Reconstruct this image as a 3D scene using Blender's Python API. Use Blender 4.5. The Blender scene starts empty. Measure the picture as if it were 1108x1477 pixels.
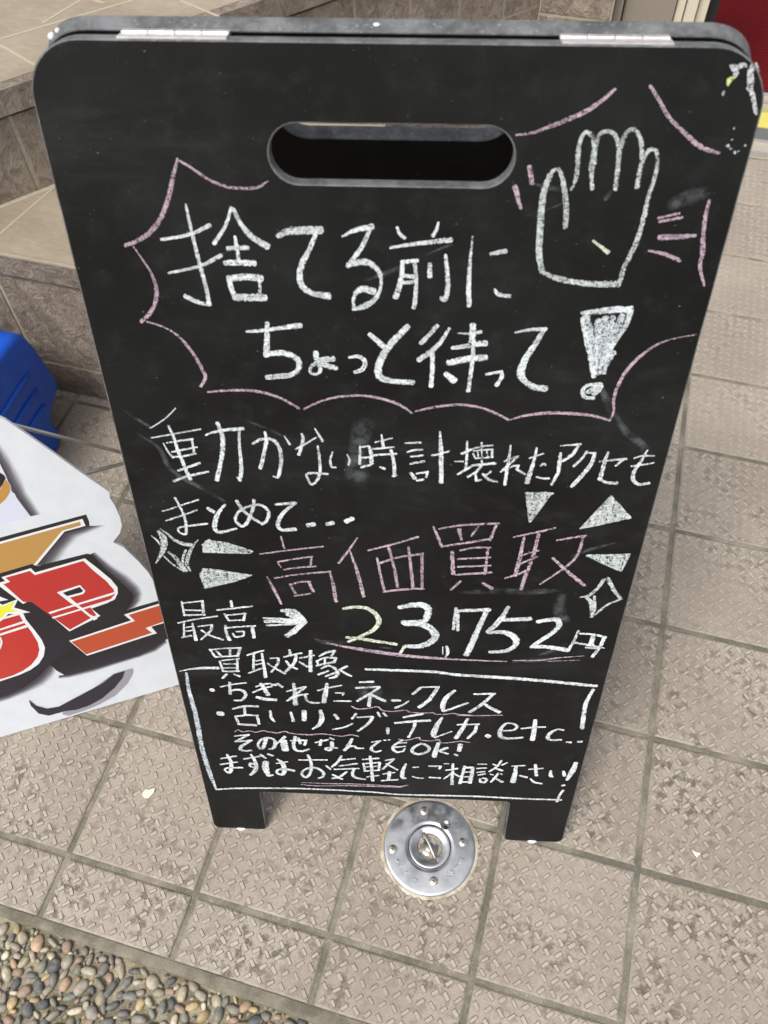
import bpy, bmesh, math, random
from mathutils import Vector, Matrix, noise
from mathutils.geometry import tessellate_polygon
random.seed(7)
SC = bpy.context.scene
COL = SC.collection

# ------------------------------------------------------------------ camera, sky, sun, exposure
cam_d = bpy.data.cameras.new("camera")
cam = bpy.data.objects.new("camera", cam_d); COL.objects.link(cam)
CR = Matrix(((0.9635942, 0.2671653, -0.0104385), (0.2156899, -0.7998217, -0.5601456), (-0.1580004, 0.5375016, -0.8283284)))
CP = Vector((0.47763, -0.12654, 1.16682))
m = Matrix((CR[0], -CR[1], -CR[2])).transposed().to_4x4(); m.translation = CP
cam.matrix_world = m
cam_d.sensor_fit = 'HORIZONTAL'; cam_d.sensor_width = 36.0; cam_d.lens = 36.0 * 1221.7138 / 1108.0
cam_d.clip_start = 0.02; cam_d.clip_end = 200
cam_d.dof.use_dof = True; cam_d.dof.focus_distance = 1.02; cam_d.dof.aperture_fstop = 14
SC.camera = cam

SUN_EL, SUN_AZ = math.radians(58), math.radians(205)     # azimuth clockwise from +y
W = bpy.data.worlds.new("World"); SC.world = W; W.use_nodes = True
wn = W.node_tree; bg = wn.nodes['Background']
sky = wn.nodes.new('ShaderNodeTexSky'); sky.sky_type = 'NISHITA'; sky.sun_disc = False
sky.sun_elevation = SUN_EL; sky.sun_rotation = SUN_AZ; sky.air_density = 1.0; sky.dust_density = 4.0; sky.ozone_density = 1.0
hs = wn.nodes.new('ShaderNodeHueSaturation'); hs.inputs['Saturation'].default_value = 0.32
wn.links.new(sky.outputs[0], hs.inputs['Color']); wn.links.new(hs.outputs[0], bg.inputs['Color'])
bg.inputs['Strength'].default_value = 0.135
sd = bpy.data.lights.new("sun", 'SUN'); sd.energy = 1.5; sd.angle = math.radians(18); sd.color = (1.0, 0.96, 0.9)
so = bpy.data.objects.new("sun", sd); COL.objects.link(so)
sdir = Vector((math.sin(SUN_AZ) * math.cos(SUN_EL), math.cos(SUN_AZ) * math.cos(SUN_EL), math.sin(SUN_EL)))
so.rotation_euler = sdir.to_track_quat('Z', 'Y').to_euler(); so.location = sdir * 5
vs = SC.view_settings; vs.view_transform = 'Standard'; vs.look = 'None'; vs.exposure = 0.55; vs.gamma = 1.0

# ------------------------------------------------------------------ helpers
def link(o, parent=None):
    COL.objects.link(o)
    if parent is not None: o.parent = parent
    return o
def obj(name, bm, mats, parent=None, smooth=False):
    me = bpy.data.meshes.new(name)
    bm.normal_update(); bm.to_mesh(me); bm.free()
    for mt in (mats if isinstance(mats, (list, tuple)) else [mats]): me.materials.append(mt)
    if smooth:
        for p in me.polygons: p.use_smooth = True
    return link(bpy.data.objects.new(name, me), parent)
def tag(o, label, cat, group=None):
    o['label'] = label; o['category'] = cat
    if group: o['group'] = group
    return o
def plabel(o, label): o['label'] = label; return o
def struct(o, kind='structure'): o['kind'] = kind; return o
def empty(name, mat=None, loc=None):
    e = bpy.data.objects.new(name, None); COL.objects.link(e); e.empty_display_size = .05
    if mat is not None: e.matrix_world = mat
    if loc is not None: e.location = loc
    return e
def box(bm, x0, y0, z0, x1, y1, z1, mi=0, bev=0.0):
    r = bmesh.ops.create_cube(bm, size=1.0)
    for v in r['verts']:
        v.co = Vector((x0 + (v.co.x + .5) * (x1 - x0), y0 + (v.co.y + .5) * (y1 - y0), z0 + (v.co.z + .5) * (z1 - z0)))
    fs = list({f for v in r['verts'] for f in v.link_faces})
    for f in fs: f.material_index = mi
    if bev > 0:
        es = list({e for f in fs for e in f.edges})
        bmesh.ops.bevel(bm, geom=es, offset=bev, segments=2, affect='EDGES', profile=.5, clamp_overlap=True, material=-1)
    return r['verts']
def prism(bm, pts, z0, z1, mi=0):
    """closed outline in xy extruded along z"""
    a = [bm.verts.new((x, y, z0)) for x, y in pts]; b = [bm.verts.new((x, y, z1)) for x, y in pts]
    n = len(pts); fs = [bm.faces.new(b), bm.faces.new(a[::-1])]
    for i in range(n): fs.append(bm.faces.new((a[i], a[(i + 1) % n], b[(i + 1) % n], b[i])))
    for f in fs: f.material_index = mi
    return a + b
def lathe(bm, prof, seg=64, mi=0, cap=False):
    rings = []
    for r, z in prof:
        rings.append([bm.verts.new((r * math.cos(2 * math.pi * k / seg), r * math.sin(2 * math.pi * k / seg), z)) for k in range(seg)])
    for a, b in zip(rings, rings[1:]):
        for k in range(seg):
            f = bm.faces.new((a[k], a[(k + 1) % seg], b[(k + 1) % seg], b[k])); f.material_index = mi; f.smooth = True
    if cap:
        f = bm.faces.new(rings[-1]); f.material_index = mi
    return rings
def tube(bm, pts, r, seg=10, mi=0):
    pts = [Vector(p) for p in pts]; rings = []
    for i, p in enumerate(pts):
        t = (pts[min(i + 1, len(pts) - 1)] - pts[max(i - 1, 0)]).normalized()
        u = t.orthogonal().normalized() if i == 0 else (u - t * u.dot(t)).normalized()
        v = t.cross(u)
        rings.append([bm.verts.new(p + (u * math.cos(2 * math.pi * k / seg) + v * math.sin(2 * math.pi * k / seg)) * r) for k in range(seg)])
    for a, b in zip(rings, rings[1:]):
        for k in range(seg):
            f = bm.faces.new((a[k], a[(k + 1) % seg], b[(k + 1) % seg], b[k])); f.smooth = True; f.material_index = mi
    bm.faces.new(rings[0][::-1]); bm.faces.new(rings[-1])
def catmull(P, per=8):
    if len(P) < 3: return [Vector(p) for p in P]
    P = [Vector(p) for p in P]; Q = [P[0] * 2 - P[1]] + P + [P[-1] * 2 - P[-2]]; out = []
    for i in range(1, len(Q) - 2):
        a, b, c, d = Q[i - 1], Q[i], Q[i + 1], Q[i + 2]
        for k in range(per):
            t = k / per
            out.append(.5 * ((2 * b) + (c - a) * t + (2 * a - 5 * b + 4 * c - d) * t * t + (3 * b - a - 3 * c + d) * t ** 3))
    out.append(P[-1]); return out

# ------------------------------------------------------------------ materials
class N:
    def __init__(s, name):
        s.m = bpy.data.materials.new(name); s.m.use_nodes = True; s.t = s.m.node_tree
        s.b = s.t.nodes['Principled BSDF']; s.out = s.t.nodes['Material Output']
    def n(s, typ, **kw):
        x = s.t.nodes.new(typ)
        for k, v in kw.items():
            if k in x.inputs: s.set(x.inputs[k], v)
            else: setattr(x, k, v)
        return x
    def set(s, inp, v):
        if hasattr(v, 'outputs') : v = v.outputs[0]
        if isinstance(v, bpy.types.NodeSocket): s.t.links.new(v, inp)
        else: inp.default_value = v
    def noise(s, scale, detail=4, rough=.55, vec=None, dist=0.0):
        x = s.n('ShaderNodeTexNoise'); x.inputs['Scale'].default_value = scale; x.inputs['Detail'].default_value = detail
        x.inputs['Roughness'].default_value = rough; x.inputs['Distortion'].default_value = dist
        s.t.links.new(vec or s.obj(), x.inputs['Vector']); return x.outputs['Fac']
    def obj(s):
        if not hasattr(s, '_o'): s._o = s.n('ShaderNodeTexCoord').outputs['Object']
        return s._o
    def ramp(s, v, a, b, lo=0.0, hi=1.0, smooth=True):
        x = s.n('ShaderNodeMapRange'); x.interpolation_type = 'SMOOTHSTEP' if smooth else 'LINEAR'
        s.set(x.inputs['Value'], v)
        for k, q in (('From Min', a), ('From Max', b), ('To Min', lo), ('To Max', hi)): s.set(x.inputs[k], q)
        return x.outputs[0]
    def math(s, op, a, b=0.0, c=None):
        x = s.n('ShaderNodeMath'); x.operation = op; s.set(x.inputs[0], a); s.set(x.inputs[1], b)
        if c is not None: s.set(x.inputs[2], c)
        return x.outputs[0]
    def mix(s, f, a, b):
        x = s.n('ShaderNodeMix'); x.data_type = 'RGBA'
        s.set(x.inputs['Factor'], f)
        for k, v in ((6, a), (7, b)):
            if isinstance(v, tuple): v = v + (1.0,) if len(v) == 3 else v
            s.set(x.inputs[k], v)
        return x.outputs[2]
    def mul(s, a, f):
        x = s.n('ShaderNodeVectorMath'); x.operation = 'SCALE'; s.set(x.inputs[0], a); s.set(x.inputs['Scale'], f); return x.outputs[0]
    def bump(s, h, strength=.3, dist=.002, normal=None):
        x = s.n('ShaderNodeBump'); x.inputs['Strength'].default_value = strength; x.inputs['Distance'].default_value = dist
        s.set(x.inputs['Height'], h)
        if normal is not None: s.set(x.inputs['Normal'], normal)
        return x.outputs[0]
    def attr(s, name):
        x = s.n('ShaderNodeAttribute'); x.attribute_name = name; return x
    def sep(s, v):
        x = s.n('ShaderNodeSeparateXYZ'); s.set(x.inputs[0], v); return x.outputs
    def P(s, **kw):
        for k, v in kw.items():
            k = {'base': 'Base Color', 'rough': 'Roughness', 'metal': 'Metallic', 'spec': 'Specular IOR Level', 'normal': 'Normal', 'coat': 'Coat Weight', 'coatr': 'Coat Roughness', 'ior': 'IOR'}[k]
            if isinstance(v, tuple) and len(v) == 3: v = v + (1.0,)
            s.set(s.b.inputs[k], v)
        return s.m

def mat_plain(name, c, rough=.6, metal=0.0, spec=.5):
    q = N(name); return q.P(base=c, rough=rough, metal=metal, spec=spec)

# paving tile: warm grey stoneware, dirt held in the low parts between the raised bars
q = N("paving_tile")
at = q.attr('tile'); ac = q.sep(at.outputs['Color'])
big = q.noise(5.5, 4, .6); mid = q.noise(75, 5, .7); fine = q.noise(420, 3, .6); grit = q.noise(1500, 2, .5)
base = q.mix(q.ramp(big, .3, .7), (.285, .240, .194), (.352, .306, .250))
base = q.mix(q.ramp(ac[1], 0, 1), base, q.mul(base, 1.10))
base = q.mix(q.ramp(fine, .35, .7), q.mul(base, .86), q.mul(base, 1.08))
stain = q.ramp(q.noise(4.2, 6, .68, dist=.6), .56, .70)
base = q.mix(q.math('MULTIPLY', stain, .22), base, (.165, .140, .110))
# grime: patches where it has built up, kept off the bar tops
patch = q.ramp(q.noise(11, 4, .65, dist=.3), .40, .66)
gr = q.math('MULTIPLY', q.ramp(mid, .45, .60), q.math('ADD', q.math('MULTIPLY', patch, .74), .20))
gr = q.math('MULTIPLY', gr, q.ramp(fine, .25, .55, .35, 1))
foot = q.math('MULTIPLY', q.ramp(ac[0], .05, .3), q.ramp(ac[0], .97, .78))
low = q.math('SUBTRACT', 1.0, q.math('MULTIPLY', q.ramp(ac[0], .5, 1), .93))
gr = q.math('MULTIPLY', gr, low)
gr = q.math('MULTIPLY', gr, ac[2])
gr = q.math('MAXIMUM', gr, q.math('MULTIPLY', q.math('MULTIPLY', foot, ac[2]), q.math('MULTIPLY', q.ramp(patch, 0, 1, .72, 1.0), q.ramp(q.noise(55, 3, .6), .32, .62, .30, 1.0))))
col = q.mix(gr, base, (.080, .067, .052))
ring = q.math('MULTIPLY', q.ramp(ac[0], .7, 1), q.ramp(patch, 0, 1, .22, .42))
col = q.mix(ring, col, (.50, .435, .36))
h = q.math('ADD', q.math('MULTIPLY', fine, .6), q.math('MULTIPLY', grit, .4))
M_TILE = q.P(base=col, rough=q.ramp(mid, .3, .7, .46, .68), spec=.45, normal=q.bump(h, .35, .0012))

q = N("grout")
n1 = q.noise(14, 4, .6); n2 = q.noise(260, 4, .7); n3 = q.noise(900, 2, .5)
py = q.sep(q.obj())[1]
c = q.mix(q.ramp(n1, .35, .68), (.125, .117, .092), (.255, .232, .182))
c = q.mix(q.ramp(py, .85, 1.5, 0, .35), c, q.mix(q.ramp(n1, .35, .68), (.26, .235, .18), (.46, .42, .33)))
c = q.mix(q.ramp(n2, .5, .75), c, q.mul(c, 1.6)); c = q.mix(q.ramp(n3, .66, .74), c, (.42, .40, .34))
M_GROUT = q.P(base=c, rough=.9, spec=.2, normal=q.bump(n2, .6, .002))

q = N("mortar")
n1 = q.noise(30, 5, .65); n2 = q.noise(330, 5, .7)
c = q.mix(q.ramp(n1, .35, .65), (.20, .175, .115), (.44, .385, .28)); c = q.mix(q.ramp(n2, .5, .8), c, q.mul(c, .55))
M_MORTAR = q.P(base=c, rough=.95, spec=.2, normal=q.bump(n2, .9, .004))

q = N("edging_concrete")
n1 = q.noise(22, 5, .65); n2 = q.noise(420, 4, .7); n3 = q.noise(36, 3)
c = q.mix(q.ramp(n1, .35, .65), (.13, .12, .09), (.24, .215, .165)); c = q.mix(q.ramp(n2, .55, .8), c, q.mul(c, 1.7))
c = q.mix(q.ramp(n3, .68, .76), c, (.13, .14, .045))
M_EDGING = q.P(base=c, rough=.9, spec=.2, normal=q.bump(n2, .7, .002))

q = N("pebble")
pc = q.attr('tile').outputs['Color']; n1 = q.noise(160, 4, .6); n2 = q.noise(900, 3, .6)
c = q.mix(q.ramp(n1, .3, .75), q.mul(pc, .72), q.mul(pc, 1.25)); c = q.mix(q.ramp(n2, .62, .72), c, q.mul(c, 1.5))
c = q.mix(q.math('MULTIPLY', q.ramp(q.noise(75, 5, .7), .52, .68), .6), c, (.27, .24, .17))
M_PEBBLE = q.P(base=c, rough=.55, spec=.4, normal=q.bump(n2, .35, .001))

# chalkboard paint
q = N("blackboard_paint")
big = q.noise(7, 5, .6); mid = q.noise(40, 4, .65); dust = q.noise(900, 2, .5); dust2 = q.noise(420, 2, .5)
c = q.mix(q.ramp(big, .35, .7), (.0038, .0042, .0043), (.0088, .0095, .0095))
c = q.mix(q.math('MULTIPLY', q.ramp(mid, .5, .8), .35), c, (.026, .028, .027))
hz = q.n('ShaderNodeMapping'); q.set(hz.inputs['Vector'], q.obj()); hz.inputs['Rotation'].default_value = (0, 0, .5); hz.inputs['Scale'].default_value = (3.2, 11, 1)
hz2 = q.n('ShaderNodeMapping'); q.set(hz2.inputs['Vector'], q.obj()); hz2.inputs['Rotation'].default_value = (0, 0, -.35); hz2.inputs['Scale'].default_value = (14, 120, 1)
wipe = q.math('MULTIPLY', q.ramp(q.noise(1.0, 6, .72, vec=hz.outputs[0], dist=.7), .50, .78), q.ramp(q.noise(1.0, 4, .7, vec=hz2.outputs[0], dist=.4), .25, .75, .35, 1))
c = q.mix(q.math('MULTIPLY', wipe, .08), c, (.20, .215, .225))
c = q.mix(q.math('MULTIPLY', q.ramp(dust, .70, .80), .5), c, (.22, .22, .20))
c = q.mix(q.math('MULTIPLY', q.ramp(dust2, .735, .80), .8), c, (.34, .33, .28))
M_BOARD = q.P(base=c, rough=q.ramp(mid, .3, .7, .42, .56), spec=.22, normal=q.bump(q.noise(1400, 2, .5), .12, .0006))

q = N("worn_board_edge")
n1 = q.noise(30, 5, .7); n2 = q.noise(300, 4, .7)
c = q.mix(q.ramp(n1, .35, .7), (.065, .068, .070), (.17, .175, .18)); c = q.mix(q.ramp(n2, .55, .75), c, (.27, .265, .25))
M_EDGE = q.P(base=c, rough=.62, spec=.4, normal=q.bump(n2, .25, .001))

def mat_chalk(name, colr, dens=1.0):
    q = N(name)
    uv = q.n('ShaderNodeUVMap'); uv.uv_map = 'UVMap'; us = q.sep(uv.outputs[0])
    g1 = q.noise(820, 3, .75); g2 = q.noise(330, 3, .6); g3 = q.noise(60, 3, .6)
    st = q.n('ShaderNodeCombineXYZ'); q.set(st.inputs[0], q.math('MULTIPLY', us[0], 60)); q.set(st.inputs[1], q.math('MULTIPLY', us[1], 3.2)); q.set(st.inputs[2], q.attr('seed').outputs['Fac'])
    s1 = q.noise(1.0, 2, .5, vec=st.outputs[0])
    v2 = q.math('MULTIPLY', us[1], us[1])
    v6 = q.math('POWER', v2, 3.0)
    cover = q.math('MULTIPLY_ADD', q.math('MULTIPLY_ADD', q.math('SUBTRACT', g1, .5), 1.7, .5), 1.0, q.math('MULTIPLY', q.math('SUBTRACT', g2, .5), .45))
    cover = q.math('ADD', cover, q.math('MULTIPLY', q.math('SUBTRACT', s1, .5), .55))
    cover = q.math('ADD', cover, q.math('MULTIPLY', q.math('SUBTRACT', g3, .5), .35))
    thr = q.math('MULTIPLY_ADD', v6, .40, .46 - .17 * dens)
    a = q.ramp(q.math('SUBTRACT', cover, thr), -.02, .13)
    a = q.math('MULTIPLY', a, q.ramp(g2, .2, .7, .72, .97))
    pz = q.n('ShaderNodeCombineXYZ'); q.set(pz.inputs[0], q.math('MULTIPLY', us[0], 45)); q.set(pz.inputs[1], q.attr('seed').outputs['Fac'])
    a = q.math('MULTIPLY', a, q.ramp(q.noise(1.0, 3, .6, vec=pz.outputs[0]), .28, .62, .62, 1.0))
    colv = q.mix(q.ramp(g2, .3, .7), tuple(x * .82 for x in colr), colr)
    d = q.n('ShaderNodeBsdfDiffuse'); q.set(d.inputs[0], colv); d.inputs[1].default_value = .5
    tr = q.n('ShaderNodeBsdfTransparent'); mx = q.n('ShaderNodeMixShader')
    q.set(mx.inputs[0], a); q.set(mx.inputs[1], tr); q.set(mx.inputs[2], d); q.set(q.out.inputs['Surface'], mx)
    return q.m
CH = {'w': mat_chalk("white_chalk", (.74, .785, .81), 1.05), 's': mat_chalk("soft_white_chalk", (.62, .67, .71), .70),
      'p': mat_chalk("pink_chalk", (.55, .42, .50), .72), 'g': mat_chalk("green_white_chalk", (.60, .65, .63), .70),
      'y': mat_chalk("yellow_chalk", (.74, .78, .64), 1.05)}
def mat_smudge():
    q = N("chalk_smudge")
    uv = q.n('ShaderNodeUVMap'); uv.uv_map = 'UVMap'; us = q.sep(uv.outputs[0])
    v2 = q.math('MULTIPLY', us[1], us[1])
    a = q.math('MULTIPLY', q.math('SUBTRACT', 1.0, q.math('MINIMUM', v2, 1.0)), q.ramp(q.noise(70, 5, .7), .34, .72))
    a = q.math('MULTIPLY', a, q.ramp(q.noise(700, 2, .6), .3, .7, .5, 1))
    fe = q.attr('seed').outputs['Fac']
    a = q.math('MULTIPLY', q.math('MULTIPLY', a, fe), .25)
    d = q.n('ShaderNodeBsdfDiffuse'); q.set(d.inputs[0], (.42, .46, .50, 1))
    tr = q.n('ShaderNodeBsdfTransparent'); mx = q.n('ShaderNodeMixShader')
    q.set(mx.inputs[0], a); q.set(mx.inputs[1], tr); q.set(mx.inputs[2], d); q.set(q.out.inputs['Surface'], mx)
    return q.m
CH['d'] = mat_smudge()

def mat_metal(name, c, rough, ns=300, bumpn=.05):
    q = N(name); n = q.noise(ns, 4, .6); n2 = q.noise(18, 3, .6)
    return q.P(base=q.mix(q.ramp(n2, .3, .7), tuple(x * .88 for x in c), c), metal=1.0, rough=q.ramp(n, .3, .7, rough * .75, rough * 1.3), normal=q.bump(n, bumpn, .0006))
M_STEEL = mat_metal("dull_stainless", (.55, .56, .58), .38, 55, .012)
M_STEEL2 = mat_metal("worn_stainless", (.34, .32, .29), .34)
M_SCREW = mat_metal("screw_metal", (.74, .70, .62), .36)
M_HINGE = mat_metal("hinge_metal", (.88, .84, .82), .50)
M_ALU = mat_metal("aluminium_track", (.74, .72, .68), .34)
M_RODM = mat_metal("zinc_wire", (.56, .58, .57), .36)
M_DARKHOLE = mat_plain("dark_recess", (.012, .011, .010), .7)
M_SLOT = mat_plain("screw_slot", (.10, .085, .06), .7)
q = N("sealant"); n = q.noise(160, 5, .7); n2 = q.noise(40, 3)
M_SEAL = q.P(base=q.mix(q.ramp(n2, .42, .6), (.50, .47, .40), (.34, .27, .16)), rough=.8, normal=q.bump(n, .6, .002))

# printed cut-out panel
q = N("panel_white"); n = q.noise(40, 3)
M_PWHITE = q.P(base=q.mix(q.ramp(n, .3, .7), (.61, .64, .675), (.65, .68, .715)), rough=.28, spec=.45)
M_PEDGE = mat_plain("panel_foam_edge", (.84, .84, .82), .6)
q = N("panel_print"); M_PRINT = q.P(base=q.attr('col').outputs['Color'], rough=.28, spec=.45)
q = N("panel_print_soft")
a = q.attr('col'); tr = q.n('ShaderNodeBsdfTransparent'); mx = q.n('ShaderNodeMixShader'); q.P(base=(.062, .050, .062), rough=.28, spec=.45)
e = q.math('POWER', q.sep(a.outputs['Color'])[0], 1.25)
q.set(mx.inputs[0], e); q.set(mx.inputs[1], tr); q.set(mx.inputs[2], q.b); q.set(q.out.inputs['Surface'], mx); M_SOFT = q.m

q = N("blue_plastic"); n = q.noise(700, 3, .6); n2 = q.noise(14, 3)
c = q.mix(q.ramp(n2, .3, .7), (.004, .072, .46), (.007, .092, .54)); sc_ = q.noise(260, 5, .75); c = q.mix(q.math('MULTIPLY', q.ramp(sc_, .66, .74), .35), c, (.25, .38, .62))
M_BLUE = q.P(base=c, rough=.42, spec=.45, normal=q.bump(n, .25, .0008))

# rough split-face step tile
q = N("split_tile")
xy = q.n('ShaderNodeMapping'); q.set(xy.inputs['Vector'], q.obj()); xy.inputs['Rotation'].default_value = (.25, .55, .7); xy.inputs['Scale'].default_value = (1, 1, .8)
w1 = q.noise(38, 6, .7, vec=xy.outputs[0], dist=.9); w2 = q.noise(150, 5, .7, vec=xy.outputs[0], dist=.6); t = q.attr('tile').outputs['Color']
c = q.mix(q.ramp(w1, .35, .66), (.215, .170, .135), (.345, .290, .235)); c = q.mix(q.ramp(w2, .52, .78), c, q.mul(c, 1.45)); c = q.mix(q.ramp(w2, .25, .42, 1, 0), c, q.mul(c, .72))
c = q.mix(q.sep(t)[1], c, q.mul(c, 1.14))
hh = q.math('ADD', w1, q.math('MULTIPLY', w2, .5))
M_SPLIT = q.P(base=c, rough=.75, spec=.3, normal=q.bump(hh, 1.0, .011))
q = N("tread_tile")
ws = q.n('ShaderNodeMapping'); q.set(ws.inputs['Vector'], q.obj()); ws.inputs['Scale'].default_value = (55, 150, 40); ws.inputs['Rotation'].default_value = (0, 0, .12)
w1 = q.noise(1.0, 4, .6, vec=ws.outputs[0]); w2 = q.noise(500, 3, .6); b_ = q.noise(6, 3)
c = q.mix(q.ramp(b_, .3, .7), (.275, .228, .168), (.340, .288, .216)); c = q.mix(q.ramp(w1, .35, .7), q.mul(c, .91), q.mul(c, 1.04)); c = q.mix(q.ramp(w2, .5, .8), c, q.mul(c, .82))
M_TREAD = q.P(base=c, rough=.75, spec=.3, normal=q.bump(q.math('ADD', w1, w2), .4, .002))
q = N("step_grout"); n = q.noise(300, 4, .7)
M_SGROUT = q.P(base=q.mix(q.ramp(n, .3, .7), (.34, .30, .22), (.46, .41, .31)), rough=.9, spec=.2, normal=q.bump(n, .5, .002))
q = N("red_carpet")
wv = q.n('ShaderNodeTexWave'); wv.wave_type = 'BANDS'; wv.bands_direction = 'Y'; wv.inputs['Scale'].default_value = 22; wv.inputs['Distortion'].default_value = 1.2; wv.inputs['Detail'].default_value = 2
q.set(wv.inputs['Vector'], q.obj()); n = q.noise(420, 4, .7)
c = q.mix(q.ramp(n, .3, .75), (.125, .006, .009), (.235, .014, .017)); c = q.mix(wv.outputs['Fac'], q.mul(c, .72), c)
M_CARPET = q.P(base=c, rough=.95, spec=.1, normal=q.bump(q.math('ADD', wv.outputs['Fac'], n), .8, .003))
M_PILLAR = mat_plain("beige_grey_metal", (.26, .225, .185), .45)
M_CREAM = mat_plain("cream_frame", (.62, .565, .44), .45)
M_BLACK = mat_plain("plain_black", (.012, .012, .012), .6)
M_YELLOW = mat_plain("yellow_strip", (.62, .55, .12), .55)
M_DULLY = mat_plain("dull_brass_strip", (.40, .36, .15), .5)
M_GREYST = mat_plain("grey_strip", (.13, .13, .125), .55)
M_BEIGEST = mat_plain("beige_strip", (.40, .36, .29), .55)
M_CHIPW = mat_plain("chipped_white", (.62, .63, .67), .45); M_GLAREW = mat_chalk("painted_glare_white", (.66, .67, .71), .60)  # second white is the tape's highlights painted as colour on the board corner
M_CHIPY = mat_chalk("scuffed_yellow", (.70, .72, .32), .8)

# ------------------------------------------------------------------ ground: grout bed, paving tiles, edging, pebbles
T = 0.18; JW = 0.0078
bm = bmesh.new(); box(bm, -60, -0.081, -.3, 60, 60, -.0026); struct(obj('ground', bm, M_GROUT))

bm = bmesh.new(); LA = bm.verts.layers.float_color.new('tile')
def setc(vs, c):
    for v in vs: v[LA] = c
def tile(i, j):
    rnd = random.Random(i * 131 + j * 17)
    x0, y0 = i * T + JW / 2, j * T + JW / 2; x1, y1 = (i + 1) * T - JW / 2, (j + 1) * T - JW / 2
    cut = j == -1
    if cut: y0 = -0.43 * T + .001
    if y1 > 1.812: y1 = 1.812
    g = rnd.random(); dirt = 1.0 if j <= 2 else (.75 if j <= 4 else .4)
    tz = rnd.uniform(-.0005, .0003); tx = rnd.uniform(-.0018, .0018); ty = rnd.uniform(-.0018, .0018)
    Z = lambda x, y: tz + (x - x0) * tx + (y - y0) * ty
    lo = []; hi = []
    c = .0022
    for (x, y, sx, sy) in ((x0, y0, 1, 1), (x1, y0, -1, 1), (x1, y1, -1, -1), (x0, y1, 1, -1)):
        lo.append(bm.verts.new((x, y, -.004))); hi.append((bm.verts.new((x, y, -.0014 + Z(x, y))), bm.verts.new((x + sx * c, y + sy * c, Z(x, y)))))
    vs = lo + [a for a, b in hi] + [b for a, b in hi]; setc(vs, (0, g, dirt, 1))
    for k in range(4):
        n = (k + 1) % 4
        bm.faces.new((lo[k], lo[n], hi[n][0], hi[k][0])); bm.faces.new((hi[k][0], hi[n][0], hi[n][1], hi[k][1]))
    bm.faces.new([b for a, b in hi])
    # raised bars: a 12 x 12 lattice of short bars turned 45 degrees, alternating
    K = 12; y0f = j * T + JW / 2; sp = (T - JW) / K
    near = max(0.0, min(1.0, 1.15 - (y0 + .1) / 1.3))
    for a in range(K):
        for b in range(K):
            cx = x0 + (a + .5) * sp + rnd.uniform(-.0003, .0003); cy = y0f + (b + .5) * sp + rnd.uniform(-.0003, .0003)
            if cy > y1 - .004 or cy < y0 + .004: continue
            wear = noise.noise(Vector((cx * 7, cy * 7, 3.1))) * .5 + .5
            h = (.00060 + .0008 * max(.1, 1 - wear * 1.1)) * (.40 + .60 * near) * rnd.uniform(.8, 1.15)
            an = math.radians(45 if (a + b) % 2 else -45) + rnd.uniform(-.09, .09)
            L, Wd = .0046 * rnd.uniform(.82, 1.08), .00180 * rnd.uniform(.82, 1.12)
            ca, sa = math.cos(an), math.sin(an); rb = []; rt = []
            for (u, v) in ((-1, -1), (1, -1), (1, 1), (-1, 1)):
                for (lst, gL, gW, zz, fl) in ((rb, L + .0011, Wd + .0011, -.0002, .3), (rt, L, Wd, h, 1.0)):
                    X = cx + u * gL * ca - v * gW * sa; Y = cy + u * gL * sa + v * gW * ca
                    w_ = bm.verts.new((X, Y, Z(X, Y) + zz)); w_[LA] = (fl, g, dirt, 1); lst.append(w_)
            bm.faces.new(rt)
            for k in range(4): bm.faces.new((rb[k], rb[(k + 1) % 4], rt[(k + 1) % 4], rt[k]))
for j in range(-1, 11):
    for i in range(-6, 9):
        if j > 5 and i < 1: continue
        tile(i, j)
struct(obj('paving', bm, M_TILE))

bm = bmesh.new()
ex0, ex1 = -3.0, 3.0; n = 240; rows = []
for k in range(n + 1):
    x = ex0 + (ex1 - ex0) * k / n
    jy = .003 * noise.noise(Vector((x * 18, 0, 0))) + .0015 * noise.noise(Vector((x * 70, 4, 0)))
    yn = -.0905 - .006 * max(-1, min(1, (x - .12) / .25)) * .5 + jy; yf = -.43 * T - .0005
    rows.append([bm.verts.new((x, yn - .002, -.02)), bm.verts.new((x, yn, -.0035 + jy * .3)), bm.verts.new((x, yn + .003, -.0012)), bm.verts.new((x, (yn + yf) / 2, -.0008 + .0006 * noise.noise(Vector((x * 60, 9, 0))))), bm.verts.new((x, yf, -.0015))])
for a, b in zip(rows, rows[1:]):
    for k in range(4): bm.faces.new((a[k], b[k], b[k + 1], a[k + 1]))
struct(obj('kerb_edging', bm, M_EDGING, smooth=True))

bm = bmesh.new()
nx, ny = 220, 60; G = []
for a in range(nx + 1):
    G.append([])
    for b in range(ny + 1):
        x = -.9 + 2.4 * a / nx; y = -.088 - .62 * b / ny
        z = -.0085 + .0035 * noise.noise(Vector((x * 70, y * 70, 0))) + .0015 * noise.noise(Vector((x * 220, y * 220, 5)))
        G[-1].append(bm.verts.new((x, y, z)))
for a in range(nx):
    for b in range(ny): bm.faces.new((G[a][b], G[a][b + 1], G[a + 1][b + 1], G[a + 1][b]))
bm.normal_update()
for f in bm.faces:
    if f.normal.z < 0: f.normal_flip()
struct(obj('mortar_bed', bm, M_MORTAR, smooth=True))
bm = bmesh.new(); box(bm, -60, -60, -.3, 60, -.0815, -.022); struct(obj('ground', bm, M_MORTAR))

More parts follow.
